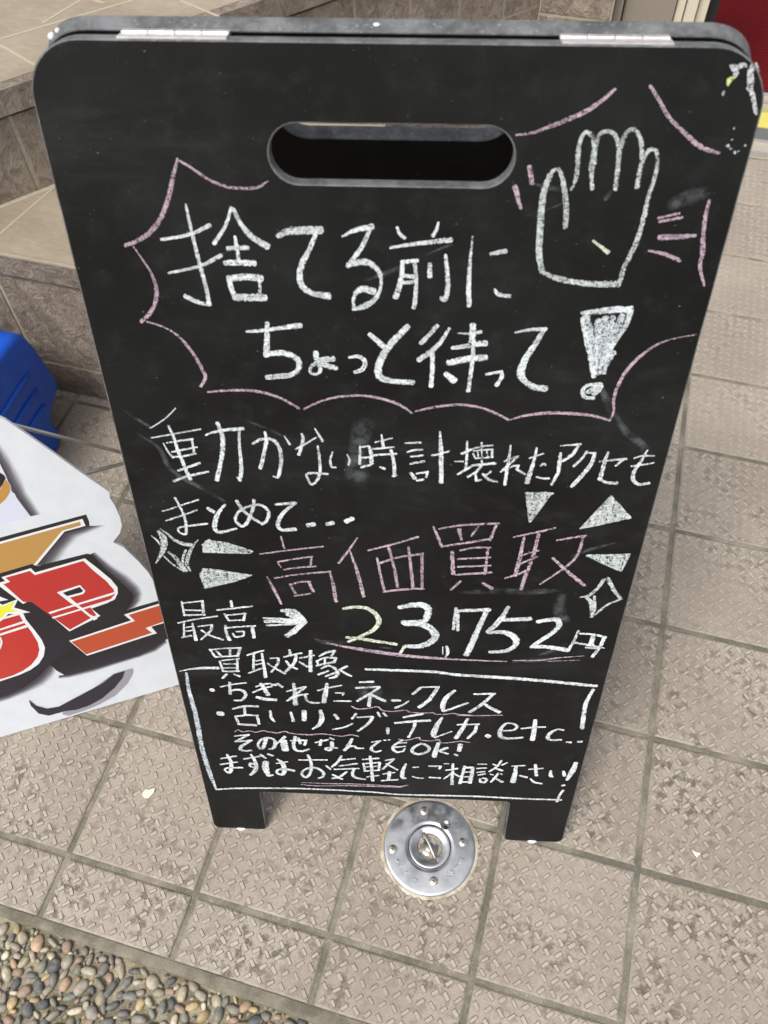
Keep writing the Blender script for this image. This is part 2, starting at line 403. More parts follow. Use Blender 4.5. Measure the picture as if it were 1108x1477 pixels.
bm = bmesh.new(); LA = bm.verts.layers.float_color.new('tile')
PC = [(.105, .105, .098), (.075, .078, .078), (.14, .138, .124), (.18, .17, .14), (.22, .195, .15), (.29, .25, .175), (.34, .26, .14), (.32, .22, .14), (.25, .17, .13), (.40, .36, .26), (.15, .16, .13), (.13, .125, .115), (.24, .215, .17), (.31, .27, .20), (.20, .18, .145), (.27, .24, .18)]
placed = []; grid = {}
def try_pebble(r, x, y):
    kx, ky = int(x // .03), int(y // .03)
    for a in (-1, 0, 1):
        for b in (-1, 0, 1):
            for (px, py, pr_) in grid.get((kx + a, ky + b), ()):
                if (px - x) ** 2 + (py - y) ** 2 < ((pr_ + r) * .84) ** 2: return False
    grid.setdefault((kx, ky), []).append((x, y, r)); placed.append((x, y, r)); return True
rr = random.Random(5)
for r0, r1, tries in ((.0078, .0092, 450), (.0060, .0078, 4000), (.0045, .0060, 12000), (.0026, .0042, 18000)):
    for _ in range(tries):
        r = rr.uniform(r0, r1); try_pebble(r, rr.uniform(-.55, .75), rr.uniform(-.38, -.0915 - r * .75))
for (x, y, r) in placed:
    an = rr.uniform(0, math.pi); e = rr.uniform(.48, .92)
    far = x > .5 or x < -.35 or y < -.28
    rs = bmesh.ops.create_icosphere(bm, subdivisions=1 if (far or r < .004) else 2, radius=1.0)
    c = rr.choice(PC); k = rr.uniform(.95, 1.55); sd_ = Vector((rr.uniform(0, 50), 0, 0)); ca, sa = math.cos(an), math.sin(an); hz = rr.uniform(.45, .72)
    pn = rr.uniform(2.0, 3.2)
    for v in rs['verts']:
        p = v.co.copy(); s = (abs(p.x) ** pn + abs(p.y) ** pn + abs(p.z) ** pn) ** (-1 / pn); p *= s
        p *= 1 + .24 * noise.noise(p * 1.0 + sd_) + .07 * noise.noise(p * 2.6 + sd_)
        X, Y = p.x * r * 1.18, p.y * r * e
        v.co = Vector((x + X * ca - Y * sa, y + X * sa + Y * ca, p.z * r * hz - .0062 + rr.uniform(0, .0001))); v[LA] = (c[0] * k, c[1] * k, c[2] * k, 1)
struct(obj('pebbles', bm, M_PEBBLE, smooth=True), 'stuff')

# ------------------------------------------------------------------ chalkboard A-frame sign
BD = Vector((0.974477, 0.224485, 0)); BU = Vector((-0.059268, 0.257280, 0.964518)); BL = Vector((0.17244, 0.08313, 0))
BN = BD.cross(BU); BH = Vector((-BD.y, BD.x, 0))
WD, HT, TH, GAP = .4599, .936, .012, .006
def frame(o, x, y, z):
    mm = Matrix((x, y, z)).transposed().to_4x4(); mm.translation = o; return mm
sign = empty('chalkboard_sign', Matrix.Translation(BL + BH * .03))
tag(sign, 'black folding A-frame chalkboard covered in white and pink chalk writing, standing on the tiles', 'sign')
def arc(cx, cy, r, a0, a1, n=8): return [(cx + r * math.cos(math.radians(a0 + (a1 - a0) * k / n)), cy + r * math.sin(math.radians(a0 + (a1 - a0) * k / n))) for k in range(n + 1)]
def panel_outline():
    rt, rb, ri, W_, H_ = .037, .010, .005, WD, HT
    p = arc(rb, rb, rb, 180, 270) + arc(.0700 - .007, .007, .007, 270, 360)
    p += arc(.0700 + ri, .0925 - ri, ri, 180, 90, 5) + arc(.3825 - ri, .0935 - ri, ri, 90, 0, 5)
    p += arc(.3835 + .007, .007, .007, 180, 270) + arc(W_ - rb, rb, rb, 270, 360)
    p += arc(W_ - rt, H_ - rt, rt, 0, 90, 12) + arc(rt, H_ - rt, rt, 90, 180, 12)
    return p
def slot_outline(dy=0):
    r = .0192; y = .8695 + dy
    return arc(.1490 + r, y, r, 90, 270, 14) + arc(.3096 - r, y, r, -90, 90, 14)
def panel_mesh(name, parent, mw, dy=0):
    cu = bpy.data.curves.new(name, 'CURVE'); cu.dimensions = '2D'; cu.fill_mode = 'BOTH'
    bev = .0011
    cu.extrude = TH / 2 - bev; cu.bevel_depth = bev; cu.bevel_resolution = 2; cu.offset = -bev
    for pts in (panel_outline(), slot_outline(dy)):
        sp = cu.splines.new('POLY'); sp.points.add(len(pts) - 1); sp.use_cyclic_u = True
        for q_, (x, y) in zip(sp.points, pts): q_.co = (x, y, 0, 1)
    tmp = bpy.data.objects.new('tmp', cu); COL.objects.link(tmp)
    bpy.context.view_layer.update()
    dg = bpy.context.evaluated_depsgraph_get(); me = bpy.data.meshes.new_from_object(tmp.evaluated_get(dg))
    bpy.data.objects.remove(tmp); bpy.data.curves.remove(cu)
    me.name = name; me.materials.clear(); me.materials.append(M_BOARD); me.materials.append(M_EDGE)
    zs = [v.co.z for v in me.vertices]; zt = max(zs)
    for v in me.vertices: v.co.z -= zt
    for p in me.polygons: p.material_index = 0 if abs(p.normal.z) > .97 else 1
    o = bpy.data.objects.new(name, me); link(o, parent); o.matrix_world = mw
    return o
bpy.context.view_layer.update()
front = panel_mesh('front_panel', sign, frame(BL, BD, BU, BN))
tb = math.radians(15.3)
BU2 = -BH * math.sin(tb) + Vector((0, 0, 1)) * math.cos(tb)
inner_top = BL + BU * HT - BN * TH + BH * GAP               # near top edge of the back panel
bo = inner_top - BU2 * HT
bo.z = 0; lift = inner_top - (bo + BU2 * HT)
back = panel_mesh('back_panel', sign, frame(bo + lift, BD, BU2, BD.cross(BU2)), -.0035)
bpy.context.view_layer.update()
for leg_o in (front, back):
    for x in (.036, .421):
        bm = bmesh.new(); lathe(bm, [(.0001, .001), (.007, .001), (.0085, -.0005), (.0085, -.003), (.006, -.004), (.0001, -.004)], 20)
        g = obj('foot_glide', bm, mat_plain('white_plastic', (.7, .72, .74), .4) if 'white_plastic' not in bpy.data.materials else bpy.data.materials['white_plastic'], leg_o)
        g.matrix_local = Matrix.Translation((x, .0012, -TH / 2)) @ Matrix.Rotation(math.radians(-90), 4, 'X')
for x0, x1 in ((.0611, .1286), (.3314, .3981)):
    bm = bmesh.new()
    k = 4
    for i in range(k):
        a = x0 + (x1 - x0) * i / k + .00012; b = x0 + (x1 - x0) * (i + 1) / k - .00012
        box(bm, a, HT - .001, -TH - GAP + .0002, b, HT + .0022, -TH + .0008, 0, .0007)
    box(bm, x0, HT - .0002, -TH + .0005, x1, HT + .0011, -.0012)
    h_ = obj('hinge', bm, M_HINGE, sign); h_.matrix_world = frame(BL, BD, BU, BN)

# ---- chalk writing (measured on the board, tenths of a millimetre; x y width)
CHALK = """G burst
p~879 8656 17 821 8514 35 765 8374 36 691 8242 40 593 8140 38 496 8083 35 408 8049 30
p~462 8048 11 511 7951 14 559 7838 23 573 7721 35 548 7615 35 488 7522 36 411 7450 36
p~892 8641 17 972 8591 19 1064 8525 20 1173 8480 23 1286 8466 23 1396 8477 23 1469 8519 13
p~454 7452 14 552 7420 15 644 7367 21 717 7280 28 775 7175 31 817 7059 32 835 6974 32 785 6886 23
p~835 6838 16 971 6856 25 1108 6864 26 1243 6856 28 1361 6824 28 1477 6765 28 1564 6701 25
p~1601 6700 20 1726 6771 21 1864 6820 25 2030 6843 24 2180 6830 26 2330 6786 28 2421 6735 26 2475 6688 20
p~2505 6706 20 2661 6752 26 2840 6781 26 3006 6763 29 3129 6718 30 3248 6653 23
p~3254 6644 13 3402 6698 26 3593 6726 33 3772 6724 33 3923 6709 29 4065 6669 23
p~4065 6669 16 4079 6756 19 4060 6879 29 4076 7017 34 4123 7152 34 4200 7269 30 4293 7359 24 4406 7414 15 4562 7452 6
p~3093 8837 10 3187 8851 20 3284 8884 27 3392 8930 32 3497 8978 34 3587 9038 29 3672 9116 21
p~3881 9139 21 3953 9055 26 4036 8957 27 4142 8875 32 4248 8797 35 4333 8762 30 4400 8747 20
p~4412 8442 24 4414 8327 32 4431 8203 36 4456 8075 39 4460 7987 31 4527 7839 18
p~3198 8643 34 3230 8533 37
p~3120 8512 45 3172 8365 24
p~4102 8319 19 4235 8354 22
p~4114 8294 22 4261 8327 24
p~4137 8185 47 4258 8191 44 4377 8204 28
p~4082 8089 14 4189 8069 31 4317 8021 34
G hand
g~3488 8240 36 3478 8364 41 3446 8498 37 3411 8601 31 3375 8633 23 3341 8587 39 3315 8482 45 3313 8361 46 3320 8223 50 3330 8080 48 3348 7992 46 3371 7918 50
g~3492 8498 18 3513 8577 29 3507 8680 33 3502 8780 30 3517 8847 27 3547 8860 27 3584 8824 30 3602 8756 35 3603 8668 46 3611 8592 29 3629 8503 29
g~3620 8669 26 3608 8756 28 3619 8843 30 3665 8870 30 3720 8844 30 3756 8771 30 3770 8671 33 3777 8582 34 3781 8504 32
g~3767 8709 30 3769 8784 30 3787 8857 30 3832 8885 29 3880 8834 30 3903 8761 30 3913 8699 23
g~3922 8519 34 3919 8636 33 3929 8718 30 3958 8762 28 3999 8750 28 4023 8675 28 4019 8560 29 4008 8455 32 4004 8306 35 3991 8165 36 3961 8035 37 3936 7946 38 3932 7855 35
g~3364 7918 32 3468 7875 44 3615 7845 47 3758 7833 50 3927 7840 56
y~3693 8152 17 3754 8110 25 3810 8068 34
G headline
w~673 8098 24 879 8139 27 1037 8209 32
w~685 7848 20 855 7887 25 970 7926 31 1087 7991 33
w~888 8351 18 901 8153 27 926 7903 31 945 7744 32 950 7602 35
w~950 7602 26 872 7623 38 778 7669 41
w~1201 8337 23 1139 8198 27 1046 8074 30
w~1209 8328 31 1259 8213 37 1329 8127 46 1429 8061 54
w~1203 8132 24 1211 7959 30
w-1140 8041 35 1284 8054 41
w-1107 7936 42 1323 7938 50
w~1119 7814 57 1245 7831 56 1360 7820 59
w~1122 7814 40 1131 7734 40 1154 7660 41
w-1345 7812 28 1338 7694 23
w-1144 7667 58 1374 7673 61
w~1505 8138 34 1574 8172 54 1657 8183 61 1813 8191 59
w~1776 8172 33 1723 8052 36 1665 7943 44 1640 7843 47 1659 7762 48 1733 7712 46 1848 7694 58
w~1958 8147 15 2042 8191 33 2170 8222 44
w~2147 8193 30 2095 8079 34 2028 7981 38 1989 7926 35
w~1990 7941 35 2056 7957 52 2121 7963 54 2177 7935 44 2215 7886 39 2229 7826 25 2219 7744 28 2176 7671 42 2107 7622 49 2019 7593 28
w~2025 7615 28 2026 7678 28 2051 7730 42 2100 7757 54 2176 7738 60
w~2338 8221 18 2358 8175 24 2393 8142 27
w~2621 8259 16 2610 8206 26 2586 8163 32
w~2293 8072 21 2431 8098 29 2561 8118 35 2717 8138 40
w~2380 7977 30 2375 7871 36 2356 7769 42 2333 7695 46
w-2374 7967 33 2487 7983 30
w~2467 7965 30 2480 7845 31 2480 7728 34 2469 7616 38
w-2382 7868 33 2463 7861 31
w-2376 7813 34 2457 7818 31
w-2574 7960 33 2577 7861 39
w~2681 8029 24 2701 7892 33 2709 7778 37 2693 7689 37 2661 7703 26
w~2862 8165 11 2858 7980 24 2860 7810 36 2874 7641 37
w-2998 8042 32 3101 8066 37
w~3047 7774 22 3085 7735 31 3167 7725 31
w~1205 7388 22 1339 7404 31 1487 7430 38 1625 7453 45
w~1371 7468 32 1358 7330 47 1338 7183 50
w~1329 7182 32 1391 7206 45 1470 7211 52 1547 7188 52 1588 7140 47 1579 7069 45 1517 7017 48 1436 7004 50 1324 6990 46
w~1724 7228 41 1729 7164 43 1748 7104 38 1750 7054 30 1713 7027 27 1674 7047 27 1680 7092 28 1718 7124 38 1797 7111 49 1879 7088 45
w-1746 7159 47 1860 7172 52
w~1979 7187 22 2052 7197 34 2102 7158 37 2086 7090 38 2020 7055 32
w-2140 7393 36 2247 7292 49
w~2429 7467 50 2325 7343 54 2254 7236 58 2210 7119 59 2218 7018 60 2328 6984 51 2483 6978 45
w~2649 7477 35 2531 7324 42
w~2738 7456 27 2680 7344 39 2612 7262 46 2514 7177 43
w-2620 7246 37 2626 7097 37 2621 6944 42
w~2803 7419 12 2887 7416 21 2977 7434 33
w~2913 7492 50 2913 7350 51
w~2768 7290 33 2894 7315 45 3020 7341 54
w~2746 7159 56 2873 7196 58 3029 7217 55
w~2926 7367 33 2930 7206 34 2923 7056 34 2914 6910 35
w-2729 7067 44 2801 7001 63
w-3041 7068 22 3162 7096 28 3167 7046 34 3130 6968 35
w~3229 7433 15 3331 7459 26 3455 7470 35
w~3436 7454 41 3376 7310 51 3325 7195 58 3309 7079 65 3352 7012 50 3431 6963 57 3520 6952 60
G exclamation
s-3733 7589 55 3798 7396 75 3882 7100 68
s-3825 7553 55 3851 7397 65 3900 7101 59
s-3874 7574 55 3890 7378 66 3916 7112 49
s-3925 7580 51 3925 7379 66 3918 7154 49
s-3995 7596 51 3972 7460 65 3942 7279 57
w~3696 7607 22 3806 7620 49 3923 7637 58 4051 7645 57
w~4049 7631 43 4033 7510 40 3984 7391 37 3945 7258 34 3945 7102 35
w~3706 7565 29 3763 7395 41 3824 7234 48 3873 7068 39
s~3989 7290 47 3951 7176 39 3943 7113 35
w~3870 7004 30 3819 6981 34 3807 6926 36 3834 6883 34 3905 6876 30
w~3871 6999 36 3935 7001 40 3929 6952 44 3894 6912 40
s-3845 6927 40 3903 6973 50
G watch_line
w~303 6470 7 365 6510 12 465 6588 12 548 6674 13
w~293 6371 12 434 6403 15 574 6438 16 729 6475 16
w~461 6499 22 486 6386 28 498 6259 32 520 6140 33 537 6039 31 563 5937 43
w~388 6319 9 413 6232 18 447 6168 22
w~416 6323 16 544 6351 18 647 6370 25
w-638 6367 18 637 6225 23
w~445 6228 16 546 6256 20 671 6287 16
w~444 6176 18 535 6186 22 649 6220 20
w~466 6029 24 566 6071 26 671 6121 27
w~410 5910 26 499 5955 26 603 5990 28 732 6028 20
w~760 6414 17 811 6440 24 933 6472 31 1084 6491 38
w~875 6546 34 897 6438 40 895 6322 42 864 6173 41 822 6029 40 793 5935 43
w~1050 6471 22 1034 6327 25 1030 6179 32 1020 6047 37 995 5937 30
w-975 5978 15 996 5943 22
w~1150 6337 23 1209 6382 28 1289 6395 31 1342 6368 33 1372 6296 35 1378 6197 38 1364 6096 34 1332 5993 31 1295 5997 18
w~1263 6465 21 1268 6379 33 1237 6252 36 1189 6080 38
w~1422 6428 7 1463 6343 23
w~1568 6457 22 1576 6390 30 1531 6237 34
w~1507 6296 14 1577 6342 19 1688 6423 12
w~1681 6512 12 1741 6386 28
w~1695 6336 19 1705 6209 25 1703 6078 27 1677 5975 29 1621 5920 26 1589 5992 22 1587 6033 24 1648 6046 26 1770 6040 24
w~1819 6277 14 1796 6192 21 1805 6122 25 1841 6114 16
w~1940 6255 10 1961 6200 20 1950 6143 18
w-2052 6348 24 2046 6158 28
w-2058 6337 14 2125 6350 24 2146 6257 36 2145 6167 41
w-2060 6226 20 2133 6232 22
w-2054 6124 24 2136 6153 26
w-2231 6468 16 2247 6343 30
w-2178 6390 16 2319 6438 14
w-2156 6321 20 2333 6346 20
w-2164 6257 22 2356 6278 22
w~2310 6313 30 2335 6185 32 2343 6037 33
w-2323 6036 14 2364 6047 14
w-2218 6135 20 2258 6114 27
w-2428 6390 18 2558 6401 22
w~2445 6298 16 2498 6319 20 2573 6329 18
w-2477 6252 20 2580 6270 20
w-2473 6176 20 2591 6208 26
w-2481 6076 35 2519 6020 39
w-2527 6072 20 2630 6096 22
w-2622 6093 24 2613 6035 23
w-2533 5997 23 2592 6011 27
w~2710 6516 15 2728 6311 40 2744 5982 43
w-2653 6269 22 2798 6319 18
w-2901 6297 28 2973 6341 28
w~2938 6426 16 2946 6272 24 2944 6145 27
w-2847 6216 8 2918 6217 19
w~2880 6078 19 2937 6124 27 2985 6163 27
w~2985 6348 17 3061 6378 18 3151 6393 18
w-3058 6418 18 3062 6349 20
w-2996 6305 17 3021 6249 17
w-2998 6331 15 3146 6352 17
w-3150 6352 22 3157 6269 26
w-3016 6254 17 3161 6271 17
w-3032 6327 13 3040 6276 11
w-3065 6334 13 3074 6271 11
w-3106 6340 13 3119 6278 11
w-2996 6179 25 3192 6209 26
w-3072 6235 15 3080 6193 19
w~3076 6182 25 3031 6105 27 2967 6054 27
w-3032 6095 25 3042 6014 27 3084 6026 19
w-3161 6121 19 3118 6076 21
w~3092 6092 23 3147 6034 27 3222 6009 23
w~3299 6398 16 3296 6253 26 3289 5979 31
w-3261 6231 17 3320 6270 19 3372 6287 22 3242 6119 21
w-3242 6119 11 3345 6186 19
w-3345 6186 21 3386 6193 24 3374 6150 25 3451 6099 19
w-3466 6270 17 3579 6326 17
w~3515 6380 18 3507 6240 32 3474 6008 48
w~3566 6194 19 3593 6217 22 3611 6204 21
w~3547 6076 21 3604 6062 21 3659 6062 23
w-3708 6408 12 3868 6429 25
w~3856 6421 23 3815 6321 35 3741 6248 25
w~3718 6335 23 3721 6224 36 3725 6128 34 3685 5995 24
w~3930 6360 21 3903 6289 23 3844 6199 25
w-3932 6343 14 4006 6345 21
w~3997 6345 27 3987 6233 38 3938 6124 40 3860 5981 39
w~4106 6357 19 4095 6284 33 4090 6178 36 4084 6069 39
w~4080 6069 28 4151 6037 30 4237 6036 34
w~4048 6257 17 4157 6277 23 4267 6293 23
w-4247 6292 23 4191 6217 21
w~4420 6389 14 4390 6272 27 4355 6164 38 4362 6079 36 4419 6027 32 4506 6046 28
w~4327 6302 12 4388 6327 17 4488 6333 14
w~4321 6219 17 4406 6237 19 4499 6261 12
G together_line
w~392 5724 23 423 5608 25 444 5478 27 437 5356 28 419 5287 26 367 5309 22 366 5359 21 424 5380 24 643 5428 25
w~247 5559 6 309 5580 15 408 5625 17 601 5709 18
w~264 5446 19 417 5513 19 570 5587 19
w-670 5612 35 721 5567 42
w~832 5660 25 762 5562 38 722 5465 46 704 5367 45 750 5326 37 904 5378 21
w~941 5710 34 988 5603 35 1048 5527 31 1151 5441 32
w~1099 5727 34 1073 5606 35 1006 5446 36 950 5410 36 907 5488 32 953 5590 31 1061 5654 27 1163 5665 31 1216 5590 35 1199 5500 35 1142 5434 28
w-1286 5680 27 1468 5705 38
w~1460 5698 27 1341 5572 39 1289 5447 43 1326 5380 40 1448 5392 44
w-1562 5442 55 1623 5461 51
w-1735 5463 43 1794 5484 47
w-1910 5502 55 1972 5545 54
G offer
p-1306 5297 19 1327 5141 24
p~1090 5066 20 1391 5131 22 1689 5188 22
p~1247 4969 20 1412 5016 22 1584 5056 22
p-1247 4969 20 1275 4898 16
p-1574 5055 22 1560 4937 29
p~1302 4872 23 1452 4906 23 1610 4926 22
p~1196 4753 23 1446 4815 23 1746 4866 25
p~1129 4768 14 1179 4608 40 1240 4392 29
p~1736 4863 23 1763 4705 37 1783 4455 50
p-1345 4678 28 1390 4548 31
p~1359 4672 23 1440 4710 25 1547 4722 23
p-1527 4714 32 1568 4585 35
p-1378 4513 26 1537 4556 26
p~2007 5308 17 1924 5148 26 1826 4982 31
p~1936 5148 20 2000 4871 38 2058 4540 44
p~2105 5156 24 2378 5262 26 2565 5347 26
p~2188 5063 25 2223 4831 30 2259 4615 33
p~2214 4999 33 2381 5079 29 2615 5138 33
p-2606 5130 37 2620 4671 35
p~2293 5212 32 2347 4961 35 2385 4686 37
p~2479 5213 28 2505 4968 35 2533 4693 37
p~2250 4615 33 2440 4655 32 2638 4677 30
p-2697 5476 23 2789 5233 40
p~2749 5451 27 2981 5510 27 3280 5536 29
p-3261 5529 27 3217 5333 34
p~2809 5241 26 2995 5289 30 3213 5345 28
p-2931 5454 47 2959 5327 32
p-3100 5493 25 3044 5377 24
p~2953 5193 22 3085 5234 26 3230 5241 22
p-2882 5173 41 2906 4888 50
p-3205 5228 28 3205 4901 38
p-2939 5085 25 3240 5118 24
p-2945 4983 25 3249 5014 25
p~2933 4876 29 3108 4902 31 3265 4924 29
p-2982 4796 30 2900 4672 28
p-3197 4776 38 3292 4709 38
p~3424 5381 22 3622 5447 25 3782 5505 25
p~3520 5385 31 3507 5103 45 3490 4895 54
p~3645 5425 39 3625 5132 41 3583 4887 42 3566 4709 38
p-3535 5164 24 3673 5229 24
p-3489 5030 27 3666 5146 28
p~3396 4853 23 3526 4921 27 3607 4986 27
p~3818 5357 24 3931 5391 29 4069 5425 25
p~4043 5412 33 4038 5246 32 3977 5076 31 3735 4788 21
p~3810 5136 34 3935 5002 41 4150 4793 46
G triangle_a
gP3483 5897 3706 5897 3549 5576
g-3480 5897 29 3713 5903 29
g-3486 5888 29 3550 5567 23
g-3698 5897 18 3554 5572 19
G triangle_b
gP4212 5896 4421 5651 4014 5511
g-4210 5891 26 4422 5651 23
g-4210 5891 18 4006 5508 23
g-4006 5508 19 4419 5651 19
G triangle_c
gP4119 5178 4493 5214 4453 4996
g-4116 5178 36 4498 5214 20
g-4493 5214 28 4456 4996 25
g-4135 5167 20 4453 4996 20
G sparkle_a
g~4351 4903 41 4431 4751 46 4527 4627 34
g~4320 4884 37 4279 4756 38 4215 4663 34 4131 4628 13
g~4181 4649 26 4260 4548 56 4289 4363 44
g~4270 4653 26 4298 4457 39 4289 4363 31
g~4524 4627 30 4413 4543 28 4355 4460 28 4289 4363 31
G wedge_a
gP562 5161 621 5226 782 5206 1029 5107 1006 5068 935 5062 548 5060
g-559 5154 26 635 5227 28
g-594 5200 33 796 5171 33 1023 5098 24
g-558 5077 27 936 5075 24
g-585 5136 33 866 5123 33
G wedge_b
gP489 4788 523 4857 642 4849 992 4783 817 4686 509 4577
g-486 4780 28 509 4579 28
g-520 4839 34 982 4782 16
g-538 4718 28 972 4775 14
g-532 4601 26 920 4743 14
G sparkle_b
g~96 5254 11 135 5206 22 162 5143 18
g~172 5314 37 205 5234 72 193 5132 66 151 5027 43 77 4903 11
g~196 5345 15 251 5286 26 305 5213 39 382 5166 48 456 5156 44
g~527 5222 13 462 5131 26 406 5012 40 374 4892 41 396 4813 16
g~394 5089 22 358 5010 25 330 4890 27
g~223 5056 22 277 4980 49 347 4811 64
g~166 5002 18 235 4899 23 310 4823 23
G highest_arrow
w-243 4379 20 240 4173 26
w~250 4359 20 351 4377 17 463 4403 20
w-454 4402 29 438 4190 35
w-262 4257 21 429 4258 23
w-246 4180 23 454 4200 21
w~155 4058 19 333 4121 22 575 4183 22
w-222 4087 21 184 3841 24
w~305 4063 21 306 3935 31 304 3800 41
w-227 3995 19 293 4013 19
w-219 3937 19 289 3955 19
w-159 3837 24 267 3872 24
w-356 4016 21 506 4053 21
w~501 4052 33 474 3958 31 357 3813 22
w~382 3960 26 464 3885 26 589 3826 29
w-741 4417 29 740 4329 32
w~582 4273 23 756 4309 24 944 4348 23
w-652 4221 25 683 4125 26
w-668 4201 23 872 4239 23
w-862 4239 28 837 4133 30
w-683 4122 23 842 4141 23
w~640 4045 31 636 3938 33 657 3822 43
w~645 4010 24 803 4040 23 948 4057 26
w-914 4045 42 916 3873 43
w~703 3927 26 726 3877 26 786 3888 26
w-740 3958 19 824 3969 21 812 3904 26 786 3885 21
w-1042 4178 32 1451 4169 34
w-1055 4130 54 1449 4142 44
w-1067 4070 32 1402 4113 30
w~1233 4301 44 1341 4263 54 1450 4154 49
w~1279 4314 36 1373 4298 41 1460 4158 49
w-1280 4252 41 1395 4166 42
w~1463 4151 54 1377 4048 67 1260 3920 63
w-1443 4120 49 1331 3970 55
G price
y~1852 4358 36 1970 4387 42 2094 4370 48 2180 4284 54 2204 4184 58 2154 4069 50 2038 3968 44 1889 3863 35
y~1871 3930 35 2012 3918 50 2217 3881 44 2384 3851 44
y-2467 3826 38 2418 3695 29
w~2402 4404 54 2536 4446 74 2647 4443 77 2692 4373 77 2666 4235 73 2604 4204 61 2442 4187 67
w~2461 4169 73 2618 4177 91 2733 4099 92 2775 3988 84 2716 3888 79 2615 3834 73 2480 3827 54
w~2896 3849 32 2914 3762 41 2898 3681 23
w-2858 3838 9 2864 3719 10
w-2960 4423 35 2952 4111 34
w-2980 4388 36 2997 4094 34
w-2979 4386 40 3289 4415 58
w~3263 4400 53 3200 4136 60 3158 3934 66 3105 3725 72
w~3468 4464 44 3395 4257 59 3298 4085 60
w-3437 4278 58 3702 4306 58
w~3305 4076 37 3444 4098 64 3563 4033 74 3594 3920 66 3509 3813 57 3339 3783 43
w~3773 4265 53 3872 4299 57 3959 4304 64 3991 4217 60 3928 4095 56 3831 3983 54 3753 3879 43
w~3752 3887 43 3903 3895 57 4131 3853 63
w~4192 4154 29 4170 4002 32 4132 3845 38
w~4209 4113 22 4343 4109 29 4478 4071 32
w~4464 4071 42 4436 3909 42 4388 3765 38
w~4184 3975 30 4309 3948 32 4486 3908 20
w-4347 4087 49 4349 3950 59
d-4300 3909 25 4407 3899 25
p~1670 3830 19 1873 3782 43 2125 3731 63 2397 3686 63 2671 3662 48 2944 3650 34 3237 3643 24 3528 3644 19
p~3592 3664 15 3848 3679 23 4046 3730 18 4305 3776 10
p-3952 3669 8 4265 3707 10
G frame
w~52 3283 13 191 3330 28 327 3354 43 480 3363 48
s~121 3255 36 104 2977 48 113 2462 61 95 1868 65 116 1352 62 149 975 32
w~146 953 29 354 991 36 707 1027 35 1188 1054 35 1655 1055 30 2139 1041 30 2432 1016 30 2914 1029 35 3427 1045 35 3924 1036 35 4450 1045 30
w~2062 3432 37 2754 3432 46 3034 3397 46 3628 3372 50 4149 3331 50 4510 3295 46
w~4441 1262 36 4415 1159 36 4400 998 40
w~4488 3235 40 4449 3024 49 4450 2864 54 4476 2533 52
G heading
w-429 3667 27 473 3548 35
w~448 3661 20 601 3692 22 765 3708 22
w-750 3700 32 715 3569 35
w-468 3543 22 716 3577 22
w-496 3648 22 536 3567 32
w-643 3671 29 633 3588 32
w-510 3481 25 529 3310 33
w-536 3490 22 726 3532 22
w-703 3508 30 682 3319 33
w-549 3434 23 702 3446 23
w-546 3366 23 694 3380 23
w-524 3307 28 703 3320 25
w-559 3264 31 504 3189 28
w-641 3269 28 698 3232 33
w~817 3590 22 891 3632 25 999 3679 24
w-890 3625 29 859 3361 30
w~975 3630 25 978 3446 38 979 3233 46
w-898 3503 22 970 3530 20
w-892 3441 23 965 3468 20
w~801 3294 23 872 3338 28 947 3382 25
w-1056 3555 22 1147 3566 30 1129 3470 32 1047 3324 25
w~1019 3471 27 1103 3391 30 1197 3309 33
w-1271 3706 29 1274 3616 37
w~1202 3582 25 1300 3625 27 1396 3660 27
w~1334 3619 37 1306 3495 40 1204 3341 33
w~1223 3522 27 1257 3446 33 1334 3396 30
w-1371 3576 25 1527 3630 24
w-1491 3703 39 1471 3365 45
w-1362 3514 27 1442 3441 37
w-1747 3717 31 1704 3625 29
w~1580 3618 29 1657 3683 34 1747 3717 31
w~1542 3532 27 1644 3599 29 1752 3597 29
w~1538 3462 27 1649 3503 35 1740 3535 32
w-1552 3540 27 1558 3463 27
w-1638 3591 25 1629 3498 25
w-1752 3605 34 1730 3527 35
w~1591 3419 25 1668 3470 32 1736 3427 42 1763 3350 45 1731 3285 38 1669 3258 23
w-1551 3314 28 1664 3384 28
w-1630 3287 28 1744 3365 28
w-1867 3473 32 1785 3406 35
w~1790 3407 28 1844 3355 35 1908 3311 30
G necklace_line
w-350 2975 55 379 2979 58
w~465 3040 21 611 3093 25 759 3128 23
w-574 3128 34 558 2921 40
w~555 2971 29 663 3003 39 721 2965 45 724 2898 43 674 2819 35 588 2805 24
w~855 3064 23 942 3110 29 1026 3134 23
w~814 2962 24 925 3035 26 1032 3082 26
w~912 3124 44 946 3044 55 977 2930 61
w~848 2880 48 939 2852 56 1059 2843 53
w-1035 3115 34 1080 3110 39
w-1097 3135 34 1149 3081 44
w~1277 3146 36 1279 2949 53 1272 2771 62
w-1190 3001 21 1302 3058 26 1407 3097 34 1182 2833 29
w~1182 2833 24 1304 2933 29 1420 2974 29
w~1388 2955 34 1403 2856 40 1464 2817 37 1542 2822 29
w~1532 3039 23 1652 3095 25 1797 3144 23
w~1640 3167 36 1618 3002 58 1590 2833 59
w-1726 3009 24 1819 3015 29 1802 2972 24
w-1705 2866 27 1892 2872 29
w-1993 3210 31 2142 3229 37
w-1951 3110 34 2209 3147 31
w~2209 3137 34 2106 3021 38 1960 2879 35
w-2106 3021 38 2090 2796 50
w-2120 3000 42 2270 2898 49
w-2346 2914 46 2435 2919 39
w~2525 2914 25 2464 2843 32 2382 2781 36
w-2570 3038 35 2648 3152 41
w-2648 3163 24 2849 3186 31
w~2836 3174 41 2750 2950 52 2644 2809 50
w~3020 3131 38 2938 3006 55 2904 2870 63 2916 2757 46
w-2923 2753 36 3175 2921 35
w-3231 3081 29 3456 3100 37
w~3433 3080 37 3325 2901 46 3204 2757 43
